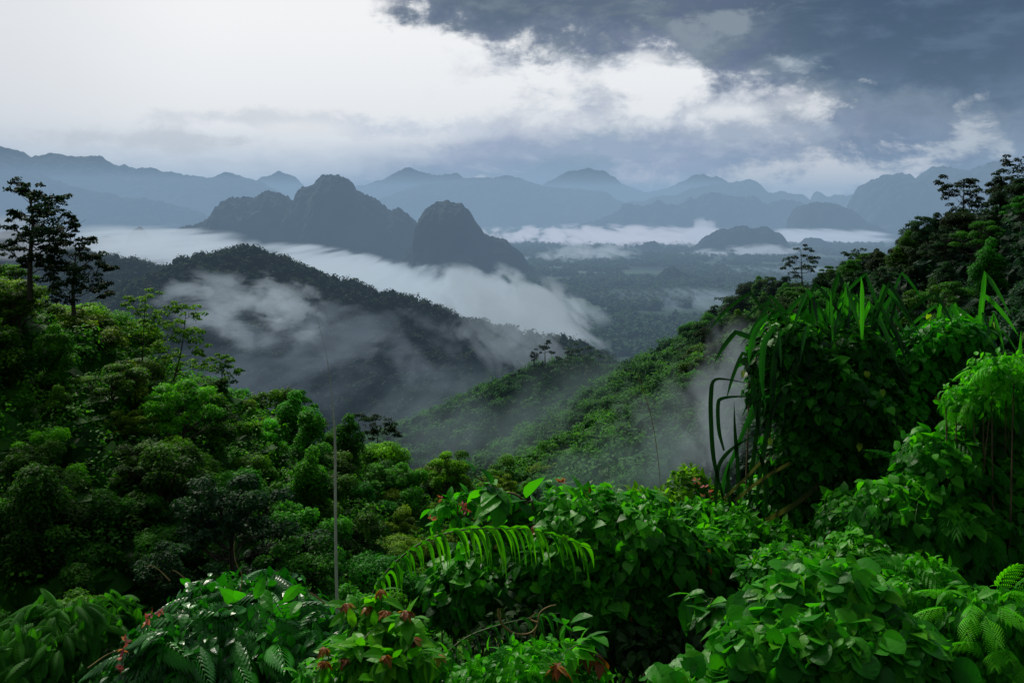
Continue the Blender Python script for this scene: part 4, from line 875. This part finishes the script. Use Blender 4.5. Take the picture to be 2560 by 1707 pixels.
dk = N('ShaderNodeMixRGB'); dk.blend_type = 'MULTIPLY'; dk.inputs[0].default_value = 1; L(dc, dk.inputs[1]); dk.inputs[2].default_value = (.70, .75, .80, 1); dc = dk.outputs[0]
c = mixc(dark, c, dc)
for (px, py, rx, ry, am, cc) in ((826, 178, 76, 24, 4.0, (.84, .80, .80)), (815, 104, 40, 20, 5.0, (.80, .80, .80)), (792, 62, 30, 16, 5.0, (.40, .45, .50)), (966, 134, 30, 34, 5.0, (.55, .57, .60)), (648, 60, 26, 12, 2.6, (.85, .85, .86)), (690, 24, 70, 24, 6.0, (.22, .26, .30)), (735, 112, 46, 10, 4.0, (.90, .90, .90)), (640, 178, 70, 12, 5.0, (.62, .60, .70)), (760, 132, 110, 14, 3.4, (.42, .46, .55)), (140, 140, 150, 16, 3.6, (.70, .71, .74)), (240, 118, 120, 12, 4.0, (.80, .80, .82)), (430, 130, 110, 14, 4.0, (.72, .75, .82)), (560, 150, 120, 14, 4.0, (.34, .40, .53)), (300, 130, 60, 12, 2.4, (.95, .93, .92))):
    c = mixc(sst(-.35 if py > 170 and px > 800 else 0.0, .5 if py > 170 and px > 800 else 1.0, bump(px, py, rx, ry, n2 if am > 1 else None, am)), c, cc)
# glow of the hidden sun, and the rest of the dome
cl = N('ShaderNodeMixRGB'); cl.blend_type = 'MIX'
back = sst(.9, 1.6, mth('ABSOLUTE', u)); c = mixc(back, c, (.17, .19, .21))
high = sst(.30, .7, v); hc = mixc(sst(-.6, .9, u), (1.1, 1.1, 1.12), (.36, .42, .52)); c = mixc(mth('MULTIPLY', high, mth('SUBTRACT', 1.0, back)), c, hc)
sky = N('ShaderNodeTexSky'); sky.sky_type = 'NISHITA'; sky.sun_disc = False; sky.sun_elevation = SUN_EL; sky.sun_rotation = SUN_AZ; sky.air_density = 1.0
sb = N('ShaderNodeBackground'); L(sky.outputs[0], sb.inputs['Color']); sb.inputs['Strength'].default_value = .08
cb_ = N('ShaderNodeBackground'); L(c, cb_.inputs['Color']); cb_.inputs['Strength'].default_value = 1.0
ad = N('ShaderNodeMixShader'); ad.inputs[0].default_value = .97; L(sb.outputs[0], ad.inputs[1]); L(cb_.outputs[0], ad.inputs[2]); wo = N('ShaderNodeOutputWorld'); L(ad.outputs[0], wo.inputs['Surface'])

sun = bpy.data.lights.new('sun', 'SUN'); sun.energy = 3.6; sun.angle = R(10); sun.color = (1, .94, .80)
so = bpy.data.objects.new('sun', sun); col.objects.link(so)
d = np.array([math.sin(SUN_AZ) * math.cos(SUN_EL), math.cos(SUN_AZ) * math.cos(SUN_EL), math.sin(SUN_EL)])
from mathutils import Vector
so.rotation_euler = Vector(tuple(d)).to_track_quat('Z', 'Y').to_euler()

# ------------------------------------------------------------------ camera and render settings
cam = bpy.data.cameras.new('camera'); co = bpy.data.objects.new('camera', cam); col.objects.link(co)
cam.sensor_width = 36; cam.lens = 36 * F / 1024; cam.clip_start = .1; cam.clip_end = 200000
co.rotation_euler = (R(90), 0, 0); cam.shift_y = -(341 - HY) / 1024
scene.camera = co
scene.view_settings.view_transform = 'Standard'; scene.view_settings.look = 'None'; scene.view_settings.exposure = 0
cy = scene.cycles; cy.max_bounces = 5; cy.diffuse_bounces = 2; cy.glossy_bounces = 2; cy.transmission_bounces = 3; cy.volume_bounces = 0; cy.transparent_max_bounces = 16
cy.use_denoising = True; cy.volume_max_steps = 128; cy.caustics_reflective = False; cy.caustics_refractive = False
